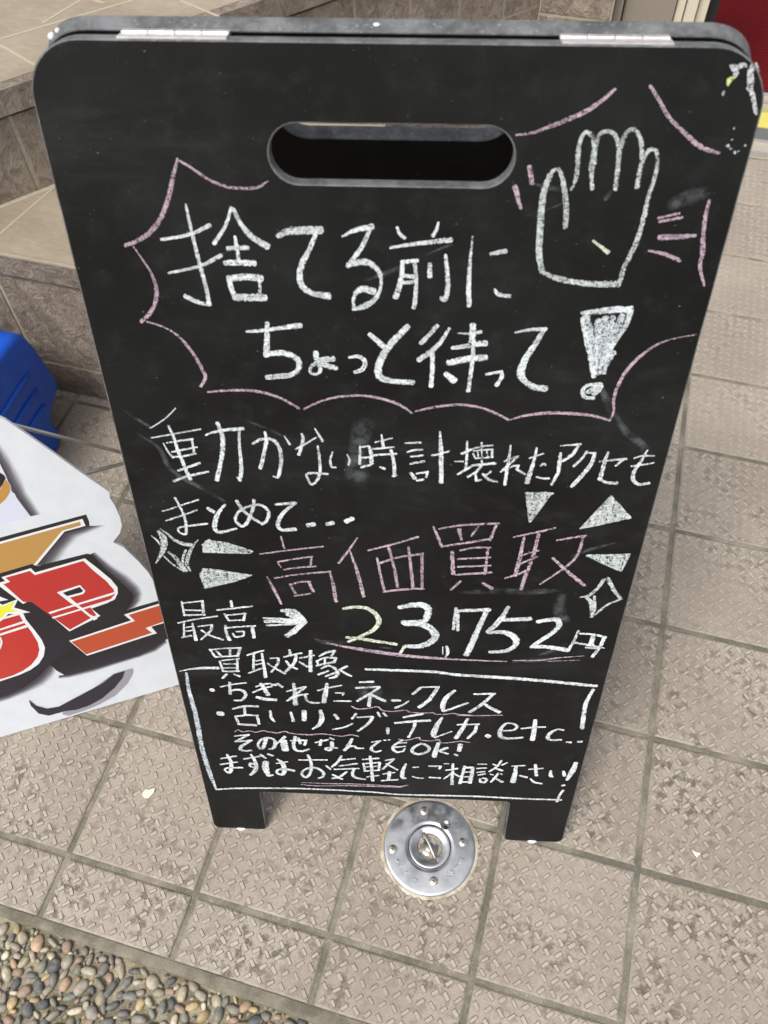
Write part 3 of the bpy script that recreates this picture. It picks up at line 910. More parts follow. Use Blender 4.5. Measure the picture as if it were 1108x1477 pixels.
w~3357 2916 42 3428 2848 46 3533 2778 55
p~1895 2784 18 1964 2738 20 2076 2755 18 2187 2791 21 2243 2726 21 2354 2717 18 2493 2749 21 2549 2716 18 2689 2709 18 2800 2722 21
p~2800 2722 21 2842 2695 21 2939 2701 18 3035 2724 21 3085 2708 18 3228 2704 16
p-3075 2689 17 3324 2699 19 3571 2726 15
G ring_line
w-377 2550 77 425 2553 86
w~554 2648 27 693 2706 38 847 2715 38
w-694 2718 35 682 2552 39
w-571 2518 33 591 2358 39
w~587 2514 28 708 2544 33 831 2543 30
w-820 2543 33 826 2383 39
w-597 2364 39 791 2353 45
w~978 2640 33 978 2518 39 1009 2440 28
w-1210 2629 30 1225 2462 44
w-1366 2665 60 1350 2488 64
w~1546 2685 43 1555 2537 63 1517 2410 50 1437 2323 22
w-1701 2617 41 1741 2540 49
w~1670 2333 25 1806 2384 28 1899 2462 30
w-1945 2650 35 1895 2550 33
w-1954 2580 25 2129 2609 30
w~2134 2601 35 2075 2464 39 1960 2322 34
w-2187 2688 32 2215 2609 33
w-2250 2681 29 2285 2625 33
w-2300 2401 44 2301 2293 37
w~2475 2614 33 2579 2655 40 2689 2692 36
w~2380 2502 37 2581 2546 44 2777 2575 40
w~2610 2529 40 2592 2409 37 2538 2235 34
w~2907 2642 32 2852 2473 66 2822 2327 74 2846 2256 49
w-2846 2256 22 3026 2385 22
w-3081 2517 27 3327 2542 30
w~3194 2638 38 3144 2441 55 3080 2255 56
w~3301 2531 35 3285 2396 44 3214 2264 39
w-3427 2337 61 3456 2313 70
w~3606 2436 26 3717 2459 32 3749 2528 38 3693 2580 29 3617 2566 35 3571 2449 53 3588 2325 59 3677 2292 42 3838 2323 30
w~3803 2493 29 3934 2521 35 4066 2539 29
w~3940 2662 51 3946 2512 55 3951 2282 65
w~4273 2492 32 4205 2501 29 4136 2430 47 4113 2341 56 4164 2296 39 4276 2308 30
w-4338 2269 30 4390 2263 39
w-4467 2278 39 4510 2290 38
p~525 2208 14 569 2253 17 620 2220 20 709 2239 20 773 2219 20 864 2258 20 916 2240 20 1013 2222 23
p~1006 2216 20 1118 2257 20 1160 2232 23 1268 2215 26 1398 2211 26 1530 2238 23 1638 2227 23 1703 2213 20 1790 2210 20 1867 2242 20 1964 2221 28
p~2430 2193 23 2522 2180 20 2661 2245 17 2673 2200 17 2782 2183 20 2889 2214 20 2913 2160 20 3020 2168 20 3137 2203 23 3246 2183 14
G anything_line
w-515 2126 20 690 2166 32
w-678 2156 29 508 2013 29 712 2055 32
w~700 2049 29 589 1943 50 553 1864 47 611 1833 38 685 1850 33
w~881 2095 55 847 1961 53 807 1891 44 774 1956 38 812 2062 32 894 2118 32 969 2092 37 984 2008 49 954 1920 44 896 1887 29
w~1106 2157 43 1056 2079 40 1007 2019 29
w-1086 2071 87 1091 1882 94
w-1166 2077 23 1255 2092 26 1354 2099 37 1326 2003 38
w~1227 2165 43 1199 2004 46 1214 1900 44 1285 1876 38 1377 1921 35
w-1263 2139 37 1278 2028 43
w-1457 2061 26 1608 2128 31
w-1525 2122 37 1509 2008 41
w-1631 2166 29 1674 2138 34
w~1650 2084 49 1648 1980 52 1621 1915 38 1574 1927 32 1595 1963 32 1711 1971 35
w~1892 2165 37 1846 2041 49 1793 1923 44
w~1799 1942 29 1867 2014 35 1911 2017 40 1943 1981 35 2020 1986 23
w-2115 2115 26 2219 2145 31
w~2202 2131 31 2120 2022 43 2114 1955 41 2163 1920 35 2224 1953 26
w-2251 2162 20 2278 2164 23
w-2305 2169 20 2333 2177 17
w~2468 2177 31 2383 2077 37 2361 2000 40 2406 1937 41 2472 1951 32 2504 2010 29
w-2404 2116 29 2518 2133 31
w-2383 2030 29 2508 2058 26
w~2686 2126 37 2602 2036 43 2593 1950 46 2660 1907 41 2747 1951 46 2788 2030 43 2741 2102 40 2681 2126 34
w~2886 2149 48 2865 2016 60 2848 1872 70
w~2993 2063 46 2951 2032 49 2904 1991 35
w-2910 1981 32 3005 1940 35
w-3141 2139 65 3132 2006 55
w-3087 1936 35 3116 1915 41
G consult_line
w-296 1650 27 491 1719 33
w-275 1525 31 489 1594 27
w~381 1745 36 409 1599 49 396 1436 55 363 1352 47 317 1400 31 352 1454 31 539 1477 40
w-576 1660 33 770 1733 36
w~671 1765 27 704 1639 48 709 1520 58 682 1416 59 620 1319 34
w~685 1558 33 646 1575 33 635 1518 34 678 1493 28
w-785 1773 33 840 1698 39
w-876 1789 39 935 1758 36
w~838 1619 82 821 1487 89 841 1325 56
w-834 1314 37 900 1340 31
w-961 1594 24 1101 1644 24
w~980 1689 27 1032 1623 57 1049 1484 70 1024 1370 56 961 1375 40 961 1447 37 1055 1484 46 1167 1452 46
w-1240 1690 30 1579 1714 30
w~1354 1805 33 1384 1640 42 1367 1438 43 1309 1321 40 1260 1369 37 1271 1451 34 1355 1528 36 1457 1526 43 1527 1429 43 1506 1346 40 1458 1311 28
w-1563 1593 30 1611 1517 36
w~1756 1814 32 1701 1673 39 1630 1568 33
w-1731 1724 33 1917 1767 27
w-1721 1595 30 1937 1664 30
w~1656 1520 27 1810 1541 30 1958 1562 27
w~1901 1548 39 1876 1434 43 1920 1356 43 2034 1333 28
w~1809 1480 30 1714 1361 43 1626 1323 34
w-1635 1406 37 1746 1312 43
w-2006 1754 27 2196 1793 35
w-2010 1675 30 2031 1517 33
w-2027 1667 27 2213 1709 27
w-2207 1709 36 2195 1539 36
w-2038 1598 27 2196 1629 27
w-2019 1510 27 2207 1540 27
w-2052 1386 31 2195 1427 31
w~2096 1828 38 2111 1573 42 2120 1308 46
w-2274 1753 24 2380 1794 32 2241 1562 30
w-2285 1685 30 2421 1565 33
w-2246 1462 27 2388 1508 27
w-2326 1518 48 2315 1344 46
w-2229 1317 31 2429 1352 31
w~2520 1702 27 2484 1540 48 2486 1408 55 2526 1390 28
w-2606 1629 24 2673 1643 24
w~2605 1437 21 2662 1410 26 2736 1406 24
w-2795 1672 30 2934 1682 36 2920 1621 30
w-2809 1432 33 2940 1427 33
w-2971 1734 24 3026 1738 27
w-3000 1597 30 3137 1647 33
w-3076 1742 35 3089 1298 46
w-3065 1532 33 2986 1414 27
w-3086 1553 30 3164 1478 33
w~3217 1703 41 3201 1511 45 3184 1326 49
w-3230 1674 33 3313 1680 44 3313 1520 54 3302 1345 52
w-3236 1574 27 3297 1589 27
w-3232 1473 27 3304 1488 27
w-3194 1357 28 3312 1372 31
w-3369 1753 24 3474 1760 24
w-3364 1664 27 3474 1681 27
w-3371 1580 24 3464 1607 24
w-3391 1525 27 3473 1556 27
w~3420 1446 36 3430 1381 40 3482 1379 43 3494 1441 42 3447 1464 27
w~3638 1848 31 3601 1730 35 3517 1608 29
w-3545 1768 28 3582 1750 31
w-3652 1755 25 3711 1812 25
w-3581 1687 32 3669 1640 41
w-3533 1556 26 3570 1537 26
w-3657 1575 26 3670 1555 26
w~3626 1584 32 3598 1496 39 3553 1383 33
w-3600 1474 32 3691 1394 45
w-3771 1743 25 3922 1768 28
w~3819 1736 44 3823 1577 61 3817 1403 75
w-3886 1549 35 3973 1519 38
w-3977 1690 28 4139 1723 28
w-4042 1794 37 4081 1564 48
w~4017 1494 26 4074 1422 39 4167 1396 29
w~4238 1682 35 4248 1576 48 4279 1546 26
w-4385 1682 38 4412 1577 48
w~4505 1868 52 4490 1689 72 4453 1494 42
w-4411 1371 36 4438 1388 42
p~1250 1202 19 1546 1203 22 1894 1218 25 2241 1213 25 2481 1200 22
p~1235 1159 19 1427 1141 22 1777 1174 22 2125 1183 25 2472 1193 25
p~2310 1193 25 2426 1195 31 2558 1241 16
G smudges
d~2084 6600 172 2078 6505 203 2045 6396 167 2016 6263 150 2021 6059 226 2018 5895 158
d~2012 3103 207 2093 3042 364 2174 2959 210
d~3934 7006 30 4006 6855 71 4084 6700 52
d~4097 6738 33 4201 6578 75 4327 6470 84 4445 6341 103
d~2071 7799 11 2220 7867 36 2355 7920 41 2487 7979 27
d~2538 8022 8 2642 8072 21 2732 8108 21
d~121 6632 17 228 6542 34 324 6460 42
d~173 6417 18 337 6267 46 411 6029 55 601 5869 49 907 5644 31
d~1122 6571 14 1286 6492 41 1421 6421 24
d~3966 4651 86 3959 4440 132 4054 4283 112
d~2963 4628 43 3320 4671 86 3677 4676 86 3956 4728 64
d~3967 5148 20 4122 5249 48 4358 5352 20
d~3243 8533 13 3332 8509 32 3440 8491 40
d~3214 8321 16 3299 8340 19 3451 8407 16
d~4157 8404 80 4276 8460 119 4397 8501 78
d~3727 8436 32 3750 8490 47
d~3594 3640 52 3849 3671 77 4050 3706 64
d~3839 3750 25 3981 3837 63 4107 3952 37
d-2216 3783 32 2333 3779 32
d~1532 3888 25 1653 3832 77 1850 3843 51"""
LBL = {'burst': ('chalk_burst_outline', 'pink scalloped burst line around the top slogan, with pink marks by the hand'), 'hand': ('chalk_hand_drawing', 'pale green outline drawing of a raised open hand'),
       'headline': ('chalk_writing', 'largest white slogan in two rows under the handle slot'), 'exclamation': ('chalk_exclamation_mark', 'thick filled white exclamation mark'),
       'watch_line': ('chalk_writing', 'white row of writing just below the pink burst'), 'together_line': ('chalk_writing', 'short white row ending in three dots'),
       'offer': ('chalk_writing', 'four large pink characters in the middle of the board'), 'triangle_a': ('chalk_triangle', 'small filled wedge pointing down above the pink characters'), 'triangle_b': ('chalk_triangle', 'largest filled triangle right of the pink characters'),
       'triangle_c': ('chalk_triangle', 'filled wedge beside the last pink character'), 'sparkle_a': ('chalk_sparkle', 'four-pointed sparkle at the right edge'), 'sparkle_b': ('chalk_sparkle', 'four-pointed sparkle at the left edge'),
       'wedge_a': ('chalk_wedge', 'upper filled bar left of the pink characters'), 'wedge_b': ('chalk_wedge', 'lower filled bar left of the pink characters'),
       'highest_arrow': ('chalk_writing', 'two white characters and a thick arrow left of the price'), 'price': ('chalk_price', 'price 23,752 yen, first digit yellowish, underlined in pink'),
       'frame': ('chalk_frame_line', 'white line frame around the lower list'), 'heading': ('chalk_writing', 'four white characters breaking the top line of the frame'),
       'necklace_line': ('chalk_writing', 'upper bulleted row in the frame, wavy pink underline'), 'ring_line': ('chalk_writing', 'second bulleted row in the frame, ending in etc'),
       'anything_line': ('chalk_writing', 'small white row ending in OK!'), 'consult_line': ('chalk_writing', 'lowest white row of writing, partly underlined in pink'), 'smudges': ('chalk_smudge', 'grey wiped chalk smudges')}
S4 = 1e-4
class Chalk:
    idx = 0
def build_group(gname, lines):
    bm = bmesh.new(); UV = bm.loops.layers.uv.new('UVMap'); SE = bm.verts.layers.float.new('seed'); mats = []; mi = {}
    for ln in lines:
        colr, mode = ln[0], ln[1]; v = [int(z) for z in ln[2:].split()]
        if colr not in mi: mi[colr] = len(mats); mats.append(CH[colr])
        Chalk.idx += 1; z = .00012 + Chalk.idx * 2.2e-6
        if gname == 'smudges': z = .00006 + Chalk.idx * 1e-7
        if mode == 'P':
            pts = [(v[k] * S4, v[k + 1] * S4) for k in range(0, len(v), 2)]
            vs_ = [bm.verts.new((x, y, z)) for x, y in pts]
            f = bm.faces.new(vs_); f.material_index = mi[colr]
            for l in f.loops: l[UV].uv = (l.vert.co.x * 10, 0.15 + .2 * math.sin(l.vert.co.y * 900)); l.vert[SE] = Chalk.idx * 1.7
            if f.normal.z < 0 or f.calc_area() and sum((pts[k][0] * pts[(k + 1) % len(pts)][1] - pts[(k + 1) % len(pts)][0] * pts[k][1]) for k in range(len(pts))) < 0: f.normal_flip()
            continue
        P = [(v[k] * S4, v[k + 1] * S4, v[k + 2] * S4) for k in range(0, len(v), 3)]
        P = catmull(P, 10) if (mode == '~' and len(P) > 2) else [Vector(p) for p in P]
        # resample
        out = [P[0]]
        for a, b in zip(P, P[1:]):
            Ld = math.hypot(b.x - a.x, b.y - a.y); k = max(1, int(Ld / .0012))
            for t in range(1, k + 1): out.append(a.lerp(b, t / k))
        sm = gname == 'smudges'
        # rounded ends: add short caps
        def cap(p, qd):
            d_ = Vector((p.x - qd.x, p.y - qd.y)); d_ = d_.normalized() if d_.length > 0 else Vector((1, 0)); w_ = p.z * .5
            return [Vector((p.x + d_.x * w_ * .55 * math.sin(t), p.y + d_.y * w_ * .55 * math.sin(t), p.z * max(.25, math.cos(t)))) for t in (.5, 1.0, 1.35)]
        c0 = cap(out[0], out[min(1, len(out) - 1)]); c1 = cap(out[-1], out[max(0, len(out) - 2)])
        out = c0[::-1] + out + c1
        pv = None; s = 0; sd_ = Chalk.idx * 3.17; nO = len(out)
        for k, p in enumerate(out):
            a = out[max(0, k - 1)]; b = out[min(nO - 1, k + 1)]
            t = Vector((b.x - a.x, b.y - a.y)); t = t.normalized() if t.length > 1e-9 else Vector((1, 0)); nn_ = Vector((-t.y, t.x))
            hw = max(p.z, .0012) * .5 * (.98 if colr == 'p' else 1.04)
            jl = 1 + .14 * noise.noise(Vector((s * 420, sd_, 0))); jr = 1 + .14 * noise.noise(Vector((s * 420, sd_, 7)))
            if k: s += math.hypot(p.x - out[k - 1].x, p.y - out[k - 1].y)
            L_ = bm.verts.new((p.x + nn_.x * hw * jl, p.y + nn_.y * hw * jl, z)); C_ = bm.verts.new((p.x, p.y, z)); R_ = bm.verts.new((p.x - nn_.x * hw * jr, p.y - nn_.y * hw * jr, z))
            fe = sd_
            if sm: fe = min(1.0, min(k, nO - 1 - k) / (.22 * nO))
            for w_ in (L_, C_, R_): w_[SE] = fe
            if pv:
                for (A, B, C2, D2, ua, ub) in ((pv[1], C_, L_, pv[0], 0, 1), (pv[2], R_, C_, pv[1], -1, 0)):
                    try: f = bm.faces.new((A, B, C2, D2))
                    except ValueError: continue
                    f.material_index = mi[colr]
                    uu = {A: (pv[3], ua), B: (s, ua), C2: (s, ub), D2: (pv[3], ub)}
                    for l in f.loops: l[UV].uv = uu[l.vert]
            pv = (L_, C_, R_, s)
    nm, lb = LBL[gname]
    o = obj(nm, bm, mats, front); o.matrix_world = frame(BL, BD, BU, BN); plabel(o, lb)
cur = None; grp = {}
for ln in CHALK.strip().split('\n'):
    if ln.startswith('G '): cur = ln[2:]; grp[cur] = []
    else: grp[cur].append(ln)
bpy.context.view_layer.update()
for k_, v_ in grp.items():
    if k_ == 'smudges':
        for l_ in v_: build_group(k_, [l_])
    else: build_group(k_, v_)

# upper right corner: tape glare painted on as white patches, plus a yellow chip
def glare_chip_mesh(polys, z):
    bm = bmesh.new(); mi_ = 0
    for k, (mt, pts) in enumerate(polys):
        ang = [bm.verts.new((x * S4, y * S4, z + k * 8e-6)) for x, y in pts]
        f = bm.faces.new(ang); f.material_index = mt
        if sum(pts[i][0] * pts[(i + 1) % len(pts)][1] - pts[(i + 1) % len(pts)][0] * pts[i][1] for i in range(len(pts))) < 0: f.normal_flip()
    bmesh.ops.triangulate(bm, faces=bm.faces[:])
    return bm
GLARE_CHIPS = [(0, [(4327, 9260), (4358, 9264), (4372, 9241), (4388, 9254), (4387, 9229), (4398, 9216), (4392, 9200), (4382, 9186), (4362, 9209), (4366, 9219), (4350, 9228)]), (0, [(4373, 9251), (4384, 9267), (4410, 9274), (4430, 9265), (4438, 9245), (4418, 9248), (4402, 9242), (4390, 9235)]), (1, [(4334, 9181), (4351, 9196), (4384, 9196), (4374, 9177), (4358, 9157), (4352, 9140), (4340, 9150)]), (0, [(4325, 9093), (4329, 9117), (4341, 9113), (4340, 9093), (4334, 9087)]), (0, [(4443, 9246), (4458, 9265), (4475, 9262), (4487, 9204), (4499, 9178), (4502, 9135), (4526, 9099), (4556, 9032), (4576, 8995), (4568, 8978), (4552, 8988), (4516, 9059), (4487, 9112), (4458, 9128), (4469, 9142), (4451, 9191)]), (0, [(4475, 9272), (4487, 9275), (4517, 9230), (4512, 9222), (4496, 9243)]), (0, [(4447, 8903), (4455, 8907), (4457, 8893), (4450, 8890)]), (0, [(4428, 8793), (4439, 8808), (4453, 8797), (4449, 8783), (4439, 8779)]), (0, [(4455, 8776), (4468, 8783), (4474, 8772), (4462, 8769)]), (0, [(4487, 8751), (4491, 8765), (4504, 8758), (4501, 8740)]), (0, [(4508, 8758), (4519, 8767), (4522, 8762), (4514, 8751)]), (0, [(4541, 8795), (4546, 8806), (4558, 8797), (4550, 8787)]), (0, [(4448, 8829), (4463, 8837), (4466, 8830), (4453, 8824)])]
c_ = obj('chips_and_painted_glare', glare_chip_mesh(GLARE_CHIPS, .00022), [M_GLAREW, M_CHIPY], front); c_.matrix_world = frame(BL, BD, BU, BN); plabel(c_, 'white tape glare painted on the upper right corner, with a yellow chip')
for (x, y, r) in ((.0105, .9255, .0024), (.0160, .9298, .0017), (.0128, .9218, .0014), (.219, .9363, .0016)):
    bm = bmesh.new(); rs = bmesh.ops.create_icosphere(bm, subdivisions=2, radius=r)
    for v in rs['verts']: v.co = Vector((x + v.co.x, y + v.co.y * .7, -TH * .45 + v.co.z * 1.3)) if y < .935 else Vector((x + v.co.x * 1.4, y + v.co.y * .35, -TH * .5 + v.co.z))
    c_ = obj('chips_and_painted_glare', bm, M_CHIPW, back, smooth=True); c_.matrix_world = back.matrix_world.copy()

# ------------------------------------------------------------------ floor anchor cover
FC = Vector((.4545, .1345, 0))
cov = empty('floor_socket_cover', loc=FC); tag(cov, 'round stainless steel cover with lock bar, screwed into the tile in front of the chalkboard', 'floor cover')
bm = bmesh.new()
lathe(bm, [(.0600, -.002), (.0602, .0012), (.0596, .0026), (.0582, .0034), (.0560, .0036), (.0450, .0040), (.0330, .0043), (.0285, .0042), (.0278, .0030), (.0278, -.004)], 96)
obj('flange', bm, M_STEEL, cov)
bm = bmesh.new(); seg = 96; rings = []
def hole_r(a):
    a0 = math.atan2(-.0104 - .0135, .0093 + .0107)
    k = max(abs(math.cos(a - a0)), 0) ** 80
    return .0160 + .0036 * k
for (f_, z) in (('o', -.004), ('o', .0036), ('o2', .0052), ('m', .0056), ('m2', .0052), ('i2', .0042), ('i', .0030), ('i', -.006)):
    rg = []
    for k in range(seg):
        a = 2 * math.pi * k / seg; hr = hole_r(a)
        r = {'o': .0272, 'o2': .0268, 'm': .0255, 'm2': .0235, 'i2': hr + .0012, 'i': hr}[f_]
        rg.append(bm.verts.new((r * math.cos(a), r * math.sin(a), z)))
    rings.append(rg)
for a, b in zip(rings, rings[1:]):
    for k in range(seg): f = bm.faces.new((a[k], a[(k + 1) % seg], b[(k + 1) % seg], b[k])); f.smooth = True
obj('inner_ring', bm, M_STEEL, cov)
bm = bmesh.new(); lathe(bm, [(.021, -.0058), (.0001, -.0058)], 40); obj('recess_floor', bm, M_DARKHOLE, cov)
bm = bmesh.new(); lathe(bm, [(.0132, -.0056), (.0130, -.001), (.0110, .0008), (.0072, .0014), (.0066, .0026), (.0034, .0034), (.0001, .0036)], 48); obj('lock_core', bm, M_STEEL2, cov)
bm = bmesh.new(); a_ = Vector((-.0110, .0142, .0042)); b_ = Vector((.0098, -.0112, .0046)); mid_ = (a_ + b_) / 2 + Vector((0, 0, .0016))
tube(bm, [a_ - Vector((0, 0, .004)), a_, a_.lerp(mid_, .5), mid_, b_.lerp(mid_, .5), b_, b_ - Vector((0, 0, .004))], .0016, 12); obj('lock_bar', bm, M_SCREW, cov)
for (x, y) in ((-.0177, .0425), (-.0453, -.0157), (.0409, .0169), (.0153, -.0393)):
    bm = bmesh.new(); lathe(bm, [(.0058, .0034), (.0056, .0046), (.0045, .0054), (.0020, .0058), (.0001, .0058)], 24)
    s_ = obj('screw', bm, M_SCREW, cov); s_.location = (x, y, .0002)
    bm = bmesh.new(); an = random.uniform(0, 1.5)
    for k in (0, 1):
        vs_ = box(bm, -.0030, -.0006, .0052, .0030, .0006, .00597 + k * .00004)
        bmesh.ops.rotate(bm, verts=vs_, cent=(0, 0, 0), matrix=Matrix.Rotation(an + k * math.pi / 2, 3, 'Z'))
    x_ = obj('screw_slot', bm, M_SLOT, s_)
bm = bmesh.new(); lathe(bm, [(.0066, .003), (.0066, .0046), (.0058, .0052), (.0054, .0044), (.0052, .0040), (.0001, .0043)], 28); r_ = obj('rivet', bm, M_STEEL2, cov); r_.location = (.0132, .0321, .0003)
bm = bmesh.new(); seg = 160; rings = []
for (r, z) in ((.0585, .0010), (.0610, .0012), (.0632, .0004), (.0652, -.0012)):
    rg = []
    for k in range(seg):
        a = 2 * math.pi * k / seg; j_ = noise.noise(Vector((math.cos(a) * 3, math.sin(a) * 3, 2))) * .0022 + noise.noise(Vector((math.cos(a) * 14, math.sin(a) * 14, 2))) * .0010
        rg.append(bm.verts.new(((r + j_ * (r > .06)) * math.cos(a), (r + j_ * (r > .06)) * math.sin(a), z + .0004 * noise.noise(Vector((a * 20, r * 900, 0))))))
    rings.append(rg)
for a, b in zip(rings, rings[1:]):
    for k in range(seg): f = bm.faces.new((a[k], b[k], b[(k + 1) % seg], a[(k + 1) % seg])); f.smooth = True
obj('sealant_ring', bm, M_SEAL, cov)
LET = ([(-38.4, -30.2), (-33.6, -26.1)], [(-36.7, -25.3), (-34, -31.2)], [(-32.7, -31.4), (-27.8, -34.5)], [(-23.6, -39.4), (-20.2, -36.8)], [(-19, -41.4), (-15.8, -40.5)], [(-9.6, -42), (-8, -45), (-5, -43)], [(-3.1, -44.6), (-4, -47)],
            [(27.8, -29.6), (31, -31.5), (30, -28), (34.5, -28.8)], [(29, -24), (33, -28)], [(33.7, -20.3), (38, -23.5)], [(33.7, -20.3), (31.8, -22.5)], [(36, -21.8), (34.5, -24)], [(38, -23.5), (36.5, -26)], [(36.5, -14.5), (41.5, -19)], [(38.6, -11.2), (43.5, -17.6)], [(39.9, -6.5), (44.9, -10.6)], [(41.3, -2.7), (42.5, -6.5), (44.5, -3.5), (47, -2.3)])
for side in (-1, 1):   # raised lettering round the rim, two runs
    bm = bmesh.new()
    for pts in LET:
        if pts[0][0] * side > 0: tube(bm, [(x / 1000, y / 1000, .0041 - .00004 * (math.hypot(x, y) - 45)) for x, y in pts], .00042, 6)
    obj('rim_lettering', bm, M_STEEL, cov)

# ------------------------------------------------------------------ printed cut-out panel on a wire stand (left)
PO = Vector((-0.16652, 0.11635, 0)); PA = math.radians(33.2604); PT = math.radians(20)
PDv = Vector((math.cos(PA), math.sin(PA), 0)); PHv = Vector((-PDv.y, PDv.x, 0)); PUv = PHv * math.sin(PT) + Vector((0, 0, 1)) * math.cos(PT); PNv = PDv.cross(PUv)
PM = frame(PO + PUv * .002, PDv, PUv, PNv)
pan = empty('cutout_sign', Matrix.Translation(PO)); bpy.context.view_layer.update()
tag(pan, 'white cut-out panel with red and gold lettering, leaning left of the chalkboard', 'sign')
PANEL = """fur 1531 4090 1558 3990 1576 3938 1581 3878 1563 3801 1584 3770 1587 3662 1606 3583 1622 3468 1642 3403 1273 3403
gold 1441 3851 1506 3925 1562 3977 1572 3927 1574 3857 1542 3796 1468 3724 1371 3665
navy 1531 4090 1565 4034 1568 3993 1506 3925 1449 3872
black 1207 3224 2252 3240 2253 3135 2238 3063 1927 3051 1473 2687 1428 2672 987 2638
white 1186 3168 2192 3191 2194 3081 1936 3077 1466 2696 1010 2698
goldg 1174 3137 2152 3161 2146 3104 1913 3097 1439 2719 1016 2716
black 997 2718 1419 2733 1461 2681 2082 2671 2127 2640 2218 2357 2328 2120 2406 1919 2424 1819 2370 1712 2272 1620 2688 1625 3135 1653 2970 1000 2599 908 2421 825 2196 777 1567 772 1227 781 1175 797 1105 917 1062 1049 1009 1023 855 893 618 780 383 733 251 728
white 927 2582 1038 2587 1019 2657 1384 2675 1410 2594 2035 2610 2070 2534 2128 2417 2234 2182 2272 2026 2249 1932 2188 1853 2081 1819 1860 1799 1928 1639 1482 1525 1230 2198 1107 2168
redt 1002 2545 1088 2555 1060 2633 1361 2639 1392 2557 2004 2578 2070 2396 2169 2178 2217 2002 2203 1920 2139 1871 2023 1841 1852 1840 1884 1671 1497 1552 1213 2164 1122 2195
white 1343 1929 1470 1933 2200 1965 2230 1976 2223 1954 2183 1928 1476 1905 1357 1894
white 1353 1837 1480 1838 2170 1867 2208 1886 2192 1851 2155 1835 1481 1811 1366 1805
white 1547 2207 1848 2224 1881 2105 1840 2070 1667 2069 1722 1933 1810 1714 1886 1610 1828 1595 1718 1854 1644 1984
black 1612 2176 1833 2194 1857 2121 1830 2102 1644 2104
white 741 2036 1041 2058 1057 2001 1052 1915 1088 1708 1115 1515 1106 1364 1044 1232 934 1119 805 1060 653 1028 356 1009
redo 733 2013 1005 2014 1011 1902 1046 1679 1055 1493 1031 1363 969 1248 845 1140 716 1082 564 1049 369 1044
white 681 1876 1027 1903 1029 1865 672 1850
white 652 1798 1031 1827 1042 1786 640 1766
white 640 1766 671 1738 660 1652 607 1567 546 1515
navy 625 1726 646 1703 630 1649 591 1634
white 878 2400 969 2293 845 2311
white 841 2301 879 2241 1081 2267 989 2153 1143 2010 1016 2031 889 2076 818 2023 718 1974
yellow 828 2267 869 2213 1039 2248 942 2149 1015 2071 872 2111 796 2046 738 2025
white 1428 1373 2274 1425 2218 1555 2686 1576 3122 1591 3039 1260 2663 1223 2492 1219 2531 1076 2464 1077 1558 1030
orange 1448 1345 2319 1396 2272 1530 2677 1543 3115 1561 3044 1283 2415 1224 2473 1108 1555 1058
shade 1786 574 2026 576 2046 547 2007 460 1894 319 1674 158 1420 75 1197 45 980 33 913 86 944 180
ink 1783 565 1939 568 1877 453 1720 309 1493 173 1289 112 1116 103 959 141 736 145 629 237 586 428 601 547 645 401 757 287 915 259 1116 319 1348 386 1580 454
strip 1674 4473 1575 4208 1713 4266 1580 4027 1734 4003 1565 3814 1727 3752 1593 3665 1772 3403 1642 3409
strip 2445 3007 2238 3063 2198 2960 2090 3061 2070 2938 1927 3051 1924 2830 1709 2878 1730 2643 1473 2687
strip 2190 2662 2120 2650 2320 2396 2218 2357 2460 2179 2328 2120 2553 1944 2407 1920 2553 1818 2424 1819 2495 1696 2369 1711 2416 1629 2272 1619
strip 1095 889 1065 1056 1008 794 1009 1023 881 716 855 893 611 667 618 780 346 632 383 733 236 630 274 731
strip 1081 752 1102 814 1207 718 1230 790 1545 697 1569 773 1843 715 1848 778 2210 725 2197 775 2426 738 2422 824 2617 841 2601 912
outline 1780 4757 1829 4707 1981 4471 2182 4147 2364 3846 2606 3468 2589 3379 2612 3249 2619 3084 2605 2951 2547 2842 2427 2736 2534 2607 2637 2349 2709 2119 2749 1833"""
PCOL = {'fur': (.60, .62, .74), 'gold': (.46, .245, .06), 'navy': (.018, .014, .022), 'white': (.72, .73, .74), 'goldg': (.47, .29, .105), 'black': (.020, .0185, .0195),
        'redt': (.44, .035, .030), 'redo': (.46, .055, .035), 'yellow': (.72, .72, .05), 'orange': (.44, .075, .032), 'shade': (.30, .29, .33), 'ink': (.030, .026, .036)}
lay = 0; polys = []
for ln in PANEL.strip().split('\n'):
    w_ = ln.split(); v = [int(z) * S4 for z in w_[1:]]; polys.append((w_[0], [(v[k] - (.16 if v[k] < -.0005 and w_[0] in ('fur', 'gold', 'black', 'white', 'goldg', 'redo') else 0), v[k + 1]) for k in range(0, len(v), 2)] if w_[0] != 'strip' else v))
oc = [p for n_, p in polys if n_ == 'outline'][0]
oc = [(oc[0][0] - .22, oc[0][1] + .045), (oc[0][0] - .10, oc[0][1] + .035), (oc[0][0] - .035, oc[0][1] + .012)] + oc
poly = [(-.20, 0)] + oc + [(.300, .150), (.318, .095), (.322, .03), (.316, 0)]
bm = bmesh.new(); prism(bm, poly[::-1], -.005, 0)
for f in bm.faces: f.material_index = 0 if f.normal.z > .9 else 1
bm.normal_update()
for f in bm.faces: f.material_index = 0 if f.normal.z > .9 else 1
o = obj('panel', bm, [M_PWHITE, M_PEDGE], pan); o.matrix_world = PM
panel_o = o
RI = .334   # right limit of the print on the panel
def pr_name(n_):
    return {'fur': 'printed_shape', 'gold': 'printed_shape', 'navy': 'printed_shape'}.get(n_, 'print')
